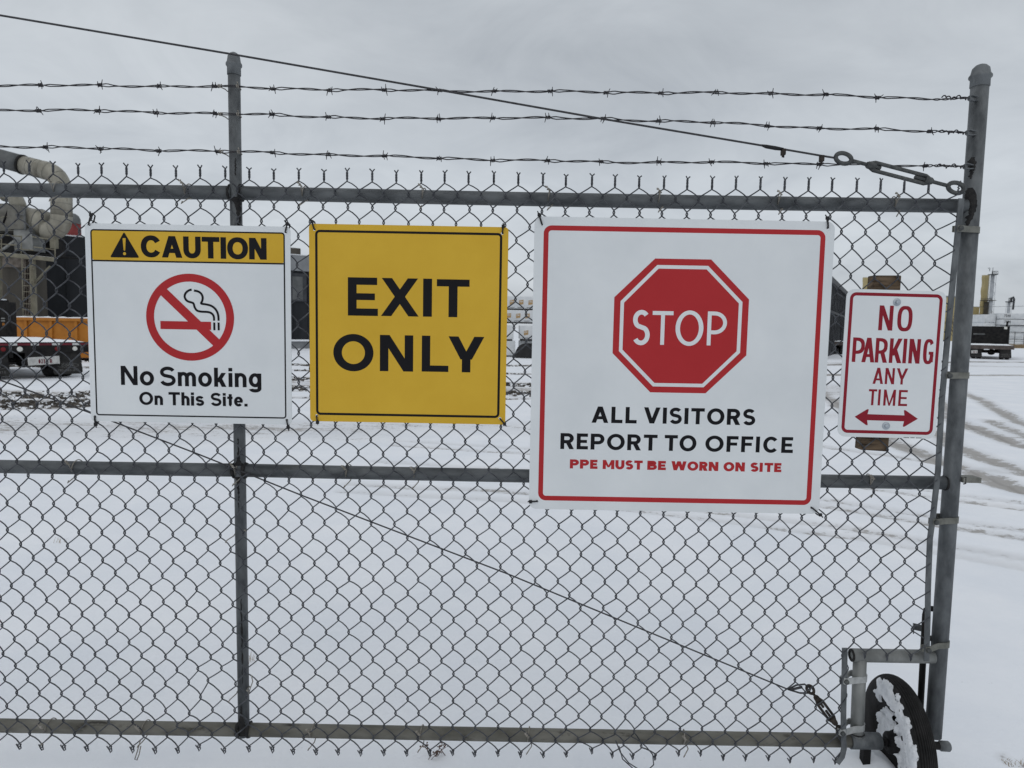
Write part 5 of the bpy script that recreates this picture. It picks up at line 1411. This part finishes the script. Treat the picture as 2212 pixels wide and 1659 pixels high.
bundle('lumber_bundle', 'white wrapped lumber bundle resting above the black tarpaulin heap', (base_.x+2.0, yb+0.1, bz(735)), 0.02, 4.2, bz(703)-bz(735), 1.2, gA, 8)
bundle('lumber_bundle', 'lower plain white wrapped bundle left of the black tarpaulin heap', (base_.x-1.75, yb-0.2, 0.0), 0.02, 2.9, bz(737)-bz(771), 1.3, gA, 0)
bundle('lumber_bundle', 'upper plain white wrapped bundle left of the black tarpaulin heap', (base_.x-1.8, yb-0.15, bz(736)), 0.02, 2.8, bz(702.5)-bz(736), 1.3, gA, 0)
bundle('lumber_bundle', 'plain white wrapped bundle at the bottom behind the black tarpaulin heap', (base_.x+2.0, yb+0.5, 0.0), 0.02, 4.2, bz(736)-bz(771), 1.2, gA, 0)
mb = MB(); vs = []; n_a, n_r = 36, 10
c_ = gnd(1139, 774)
for i in range(n_r+1):
    for k in range(n_a):
        a = 2*math.pi*k/n_a; q = i/n_r
        wv = 1+0.1*math.sin(3*a+1)+0.05*math.sin(7*a)
        z = 0.72*(1-q**3.2)*(0.93+0.12*math.sin(4*a+q*3))
        vs.append((c_.x+0.72*q*wv*math.cos(a), c_.y+0.45+0.42*q*wv*math.sin(a), max(0.0, z)))
fs = [(i*n_a+k, (i+1)*n_a+k, (i+1)*n_a+(k+1)%n_a, i*n_a+(k+1)%n_a) for i in range(n_r) for k in range(n_a)]
tag(mb.add(vs, fs, True).build('tarpaulin_heap', M['black_tarp_and_shade']), 'black tarpaulin heap at the foot of the wrapped lumber', 'tarpaulin')

# ------------------------------------------------------------------ dark steel-framed shed beyond the middle truck
A = at(1776, 700, 38.0); A.z = 0; B = at(1838, 700, 66.0); B.z = 0
ln = (B-A).length; rz = math.atan2(B.y-A.y, B.x-A.x)
t_ = thing('steel_frame_shed', 'tall dark steel-framed shed receding between the stop and parking signs', 'shed', (A.x, A.y, 0), rz, local=True)
H = 5.15
MB().box((0,0.25,0),(ln,6,2.0)).build('lower_wall', M['lattice'], t_)
MB().box((0,1.6,2.001),(ln,6,H-0.5)).build('back_wall', M['dark_wall'], t_)
MB().box((-0.1,-0.1,H-0.35),(ln+0.1,6.1,H)).build('roof_beam', M['lattice'], t_)
MB().box((0,0.0,2.9),(ln,0.12,3.05)).build('girt', M['lattice'], t_)
k = 0; x = 0.0
while x < ln:
    MB().box((x,0.0,0.0),(x+0.22,0.22,H-0.351)).build('stanchion', M['lattice'], t_)
    if k % 2 == 0 and x+2.2 < ln:
        MB().tube([(x+0.2,0.1,2.1),(x+2.1,0.1,H-0.5)], 0.05, 6).build('diagonal', M['lattice'], t_)
    if k % 3 == 1: MB().box((x+0.4,0.6,2.3),(x+1.2,0.9,4.0)).build('stored_board', M['steel_sheet'], t_)
    x += 1.55; k += 1

# ------------------------------------------------------------------ plant and stacks on the right
YF = 200.0
def PF(px, py): return at(px, py, YF)
t_ = thing('beige_plant_building', 'flat-roofed beige plant building far behind the end post', 'building', (PF(2085,700).x, YF, 0))
a = PF(2005,642); b_ = PF(2083,642); MB().box((a.x, YF, 0), (b_.x, YF+25, b_.z)).build('tall_block', M['beige_wall'], t_)
a = PF(2083.5,663); b_ = PF(2121,663); MB().box((a.x, YF+1, 0), (b_.x, YF+22, b_.z)).build('low_block', M['beige_wall'], t_)
a = PF(2100,684); b_ = PF(2148,684); MB().box((a.x, YF-6, 0), (b_.x, YF-0.5, b_.z)).build('annex', M['beige_wall'], t_)
MB().box((PF(2005,642).x-0.3, YF-0.3, PF(2060,642).z), (PF(2083,642).x+0.2, YF+25.2, PF(2060,642).z+0.35)).build('parapet', M['grey_fascia'], t_)
def wavy_tower(px0, px1, py0, py1, Y_, label):
    t_ = thing('process_tower', label, 'tower', (at((px0+px1)/2, 690, Y_).x, Y_, 0))
    a = at(px0, py0, Y_); b_ = at(px1, py0, Y_); z0 = 0.0; zt = a.z; mb = MB(); vs = []; nseg = 34
    w_ = b_.x-a.x
    for k in range(nseg+1):
        z = z0+(zt-z0)*k/nseg; o_ = 0.06*w_*math.sin(k*0.9)
        vs += [(a.x+o_, Y_, z), (b_.x+o_*0.4, Y_+0.02, z), (b_.x+o_*0.4, Y_+w_*0.8, z), (a.x+o_, Y_+w_*0.8, z)]
    fs = [(0,1,2,3), tuple(nseg*4+q for q in (3,2,1,0))]
    for k in range(nseg):
        for q in range(4): fs.append((k*4+q, k*4+(q+1)%4, (k+1)*4+(q+1)%4, (k+1)*4+q))
    mb.add(vs, fs).build('shell', M['beige_wall'], t_)
    return t_
t_ = wavy_tower(2127.5, 2138.5, 594, 690, YF-2, 'beige corrugated tower next to the silver stack, far right')
def PT(px, py): return at(px, py, YF-3)
MB().box((PT(2121,650).x, YF-5, PT(2121,650).z), (PT(2142,650).x, YF-2.2, PT(2121,650).z+0.2)).build('walkway', M['brown_wall'], t_)
for x in (2121, 2128, 2135, 2142): MB().tube([at(x,650,YF-5), at(x,644.5,YF-5)], 0.07, 5).build('rail_post', M['brown_wall'], t_)
MB().tube([at(2121,645,YF-5), at(2142,645.4,YF-5)], 0.07, 5).build('handrail', M['brown_wall'], t_)
MB().box((PT(2127,690).x, YF-4, 0), (PT(2132,690).x, YF-2.2, PT(2127,652).z)).build('lower_duct', M['brown_wall'], t_)
wavy_tower(1867.5, 1876, 599, 700, YF+20, 'narrow beige tower tip rising above the parking sign')
def stack(px0, px1, py0, Y_, name, label, seg):
    t_ = thing(name, label, 'tower', (at((px0+px1)/2, 690, Y_).x, Y_, 0))
    a = at(px0, py0, Y_); b_ = at(px1, py0, Y_); r_ = (b_.x-a.x)/2; cx = (a.x+b_.x)/2; zt = a.z
    MB().tube([(cx, Y_, 0), (cx, Y_, zt)], r_*0.72, 16).build('stack_pipe', M['silver'], t_)
    for k in range(4):
        an = math.pi/4+k*math.pi/2
        MB().tube([(cx+math.cos(an)*r_*1.2, Y_+math.sin(an)*r_*1.2, 0), (cx+math.cos(an)*r_*1.2, Y_+math.sin(an)*r_*1.2, zt)], r_*0.09, 6).build('lattice_leg', M['silver'], t_)
    for k in range(seg):
        z0 = zt*k/seg; z1 = zt*(k+1)/seg; s = 1 if k % 2 else -1; q = r_*0.85
        MB().tube([(cx-s*q, Y_-q, z0), (cx+s*q, Y_-q, z1)], r_*0.06, 5).build('lattice_brace', M['silver'], t_)
    MB().box((cx-r_*1.25, Y_-r_*1.3, zt-0.1), (cx+r_*1.35, Y_+r_*1.3, zt+0.12)).build('top_platform', M['lattice'], t_)
    for k in range(6):
        x = cx-r_*1.2+r_*2.4*k/5; MB().tube([(x, Y_-r_*1.2, zt+0.1), (x, Y_-r_*1.2, zt+0.95)], 0.06, 5).build('rail_post', M['lattice'], t_)
    MB().tube([(cx-r_*1.2, Y_-r_*1.2, zt+0.9), (cx+r_*1.2, Y_-r_*1.2, zt+0.9)], 0.06, 5).build('handrail', M['lattice'], t_)
    return t_
t_ = stack(2139.5, 2150, 593, YF-4, 'silver_stack', 'tall silver lattice stack with dark top platform, far right', 14)
a = at(2144, 593, YF-4); MB().tube([a, a+Vector((0,0,2.0))], 0.07, 5).build('mast', M['lattice'], t_)
MB().tube([a+Vector((-0.9,0,0.9)), a+Vector((-0.9,0,1.9)), a+Vector((-1.4,0,1.75))], 0.08, 5).build('davit', M['lattice'], t_)
t_ = stack(2176, 2184, 652, YF-30, 'silver_stack', 'short grey stack with curved pipe above the wrapped lumber, far right', 8)
a = at(2180, 650, YF-30); MB().tube([a+Vector((0.2,-0.3,-0.3)), a+Vector((0.3,-0.3,0.8)), a+Vector((0.7,-0.3,1.0)), a+Vector((1.0,-0.3,0.4)), a+Vector((0.9,-0.3,-2.2))], 0.22, 8).build('curved_pipe', M['lattice'], t_)
# stacked lumber bundles at the right edge
YL = 98.0
def PL(px, py): return at(px, py, YL)
rows = [747, 733, 718, 703, 690, 676.5]
x0 = PL(2160, 720).x
word = ['lowest', 'second lowest', 'middle', 'second highest', 'highest']
for k in range(5):
    z0, z1 = PL(2180, rows[k]).z, PL(2180, rows[k+1]).z
    if k == 0: z0 = 0.0
    for c in range(2):
        Lb = 4.9
        bundle('lumber_bundle', '%s bundle of the far right lumber stack, %s' % (word[k], ['nearer the truck', 'at the picture edge'][c]), (x0+Lb/2+c*(Lb+0.15), YL+0.12*((k*7+c) % 3), z0), D2(0), Lb, z1-z0-0.01, 2.4, 'lumber stacked at the right edge', 0, [(-Lb/2+0.5, '7X08')])
# the lifts whose blue-white ends face left of them
for k in range(4):
    z0, z1 = PL(2150, [747,731,714,697][k]).z, PL(2150, [731,714,697,679][k]).z
    if k == 0: z0 = 0.0
    bundle('lumber_bundle', '%s pale blue wrapped lift left of the far right lumber stack' % ['lowest', 'second lowest', 'second highest', 'highest'][k], (x0-1.0, YL+0.9, z0), 0, 1.75, z1-z0-0.01, 4.0, 'blue lumber lifts at the far right').children[0].data.materials[0] = M['wrap_blue']
# yard fence in front of the stack
t_ = thing('yard_fence', 'thin grey wire fence in front of the far right lumber stack', 'fence', (PL(2185,750).x, YL-4, 0))
xa, xb = at(2151, 745, YL-4).x, at(2290, 745, YL-4).x
for k in range(8):
    x = xa+(xb-xa)*k/7; MB().tube([(x,YL-4,0),(x,YL-4,2.0+0.25*((k*5) % 3))], 0.045, 6).build('fence_post', M['cast'], t_)
for z in (0.3, 0.9, 1.5, 2.0): MB().tube([(xa,YL-4,z),(xb,YL-4,z)], 0.018, 5).build('fence_wire', M['cast'], t_)
# brown grass along the fence
def grass(name, spots, mt, label, h0, spread, lean=0.35, wd=0.006):
    mb = MB()
    for x, y, nb in spots:
        gz = ground_z(x, y)
        for _ in range(nb):
            a = random.random()*6.28; rr_ = spread*random.random()
            bx_, by_ = x+rr_*math.cos(a), y+rr_*math.sin(a); hh = h0*random.uniform(.5,1.15)
            dx, dy = random.gauss(0,lean)*hh, random.gauss(0,lean)*hh
            w_ = wd*random.uniform(.7,1.3)
            mb.add([(bx_-w_,by_,gz-0.01),(bx_+w_,by_,gz-0.01),(bx_+w_*0.6+dx*0.5,by_+dy*0.5,gz+hh*0.6),(bx_-w_*0.6+dx*0.5,by_+dy*0.5,gz+hh*0.6),(bx_+dx,by_+dy,gz+hh)], [(0,1,2,3),(3,2,4)])
    o = mb.build(name, mt); tag(o, label, None, None, 'stuff'); return o
grass('dry_grass', [(at(2140+random.random()*150, 748, 92).x, 90+random.random()*5, 16) for _ in range(120)], M['straw'], 'strip of dry brown grass along the far yard fence', 0.55, 0.5, 0.3, 0.035)
# bare trees by the plant
def bare_tree(px, Y_, hgt_, label):
    p = at(px, 700, Y_); t_ = thing('bare_tree', label, 'tree', (p.x, Y_, 0), group='bare trees by the plant')
    tr = MB(); br = MB()
    tr.tube([(p.x,Y_,0),(p.x+0.05,Y_,hgt_*0.25),(p.x-0.04,Y_,hgt_*0.5)], [0.11,0.09,0.06], 7)
    def grow(o_, d, L, r_, lv):
        e_ = o_+d*L; br.tube([o_, o_.lerp(e_,.5)+Vector((random.gauss(0,.04),random.gauss(0,.04),.02))*L, e_], [r_,r_*.8,r_*.55], 5)
        if lv:
            for _ in range(3):
                nd = (d+Vector((random.gauss(0,.55),random.gauss(0,.55),random.gauss(.15,.3)))).normalized(); grow(o_.lerp(e_, random.uniform(.5,1)), nd, L*random.uniform(.55,.8), r_*.6, lv-1)
    for q in range(7):
        z = hgt_*(0.2+0.3*q/6); a = random.random()*6.28
        grow(Vector((p.x,Y_,z)), Vector((math.cos(a)*.6,math.sin(a)*.6,1)).normalized(), hgt_*0.24, 0.055, 3)
    tr.build('trunk', M['bark'], t_); br.build('crown', M['bark'], t_)
bare_tree(2115, 118, 6.2, 'bare leafless tree against the beige building right of the end post')
bare_tree(2062, 116, 5.8, 'bare leafless tree glimpsed between parking sign and end post')
bare_tree(2136, 124, 5.2, 'small bare leafless tree in front of the beige corrugated tower')
# overhead power line and its poles
t_ = thing('power_line', 'thin overhead power line crossing the sky at the far right', 'power line', (at(1600,700,150).x, 150, 0))
pa = at(1500, 645, 150); pb = at(2420, 661, 150)
for p in (pa, pb):
    MB().tube([(p.x,150,0),(p.x,150,p.z+0.6)], [0.17,0.12], 8).build('pole', M['bark'], t_)
    MB().box((p.x-0.9,149.9,p.z+0.05),(p.x+0.9,150.1,p.z+0.2)).build('crossarm', M['bark'], t_)
MB().tube([pa.lerp(pb,k/24)+Vector((0,0,-1.6*4*(k/24)*(1-k/24)+0.7)) for k in range(25)], 0.035, 5).build('conductor', M['lattice'], t_)

# ------------------------------------------------------------------ small plants near the gate
c_ = gnd(936, 1632)
t_ = thing('dry_weed', 'small dry brown weed poking through the snow under the bottom rail', 'weed', (c_.x, c_.y, 0))
mb = MB()
for q in range(9):
    a = random.random()*6.28; L = random.uniform(.02,.05); o_ = c_+Vector((random.gauss(0,.022),random.gauss(0,.012),0.0))
    e_ = o_+Vector((math.cos(a)*.03,math.sin(a)*.02,L)); mb.tube([o_, o_.lerp(e_,.5)+Vector((0,0,.006)), e_], [.0011,.0009,.0007], 4)
    for _ in range(3):
        k_ = o_.lerp(e_, random.uniform(.5,1)); e2 = k_+Vector((random.gauss(0,.008),random.gauss(0,.008),random.uniform(.003,.01)))
        mb.tube([k_, e2], .0008, 4); mb.bevel_box(tuple(e2-Vector((.0022,.0022,.0022))), tuple(e2+Vector((.0022,.0022,.0022))), .0007)
mb.build('stems', M['weed'], t_)
g1 = gnd(2170,1650); g2 = gnd(2205,1652)
grass('dry_grass', [(g1.x+random.uniform(0,.12), g1.y+random.uniform(-.02,.02), 6) for _ in range(6)], M['straw'], 'tuft of tan dry grass in the snow at the lower right corner', 0.014, 0.03, 1.2, 0.0013)
for px, py, nm in ((128,1172,'faint grass blades beside the left edge behind the mesh'), (547,1430,'faint grass blades just right of the middle post')):
    g_ = gnd(px, py); grass('dry_grass', [(g_.x, g_.y, 9)], M['straw'], nm, 0.045, 0.035, 0.5, 0.0012)

for o in bpy.data.objects:
    if '_local' in o: del o['_local']
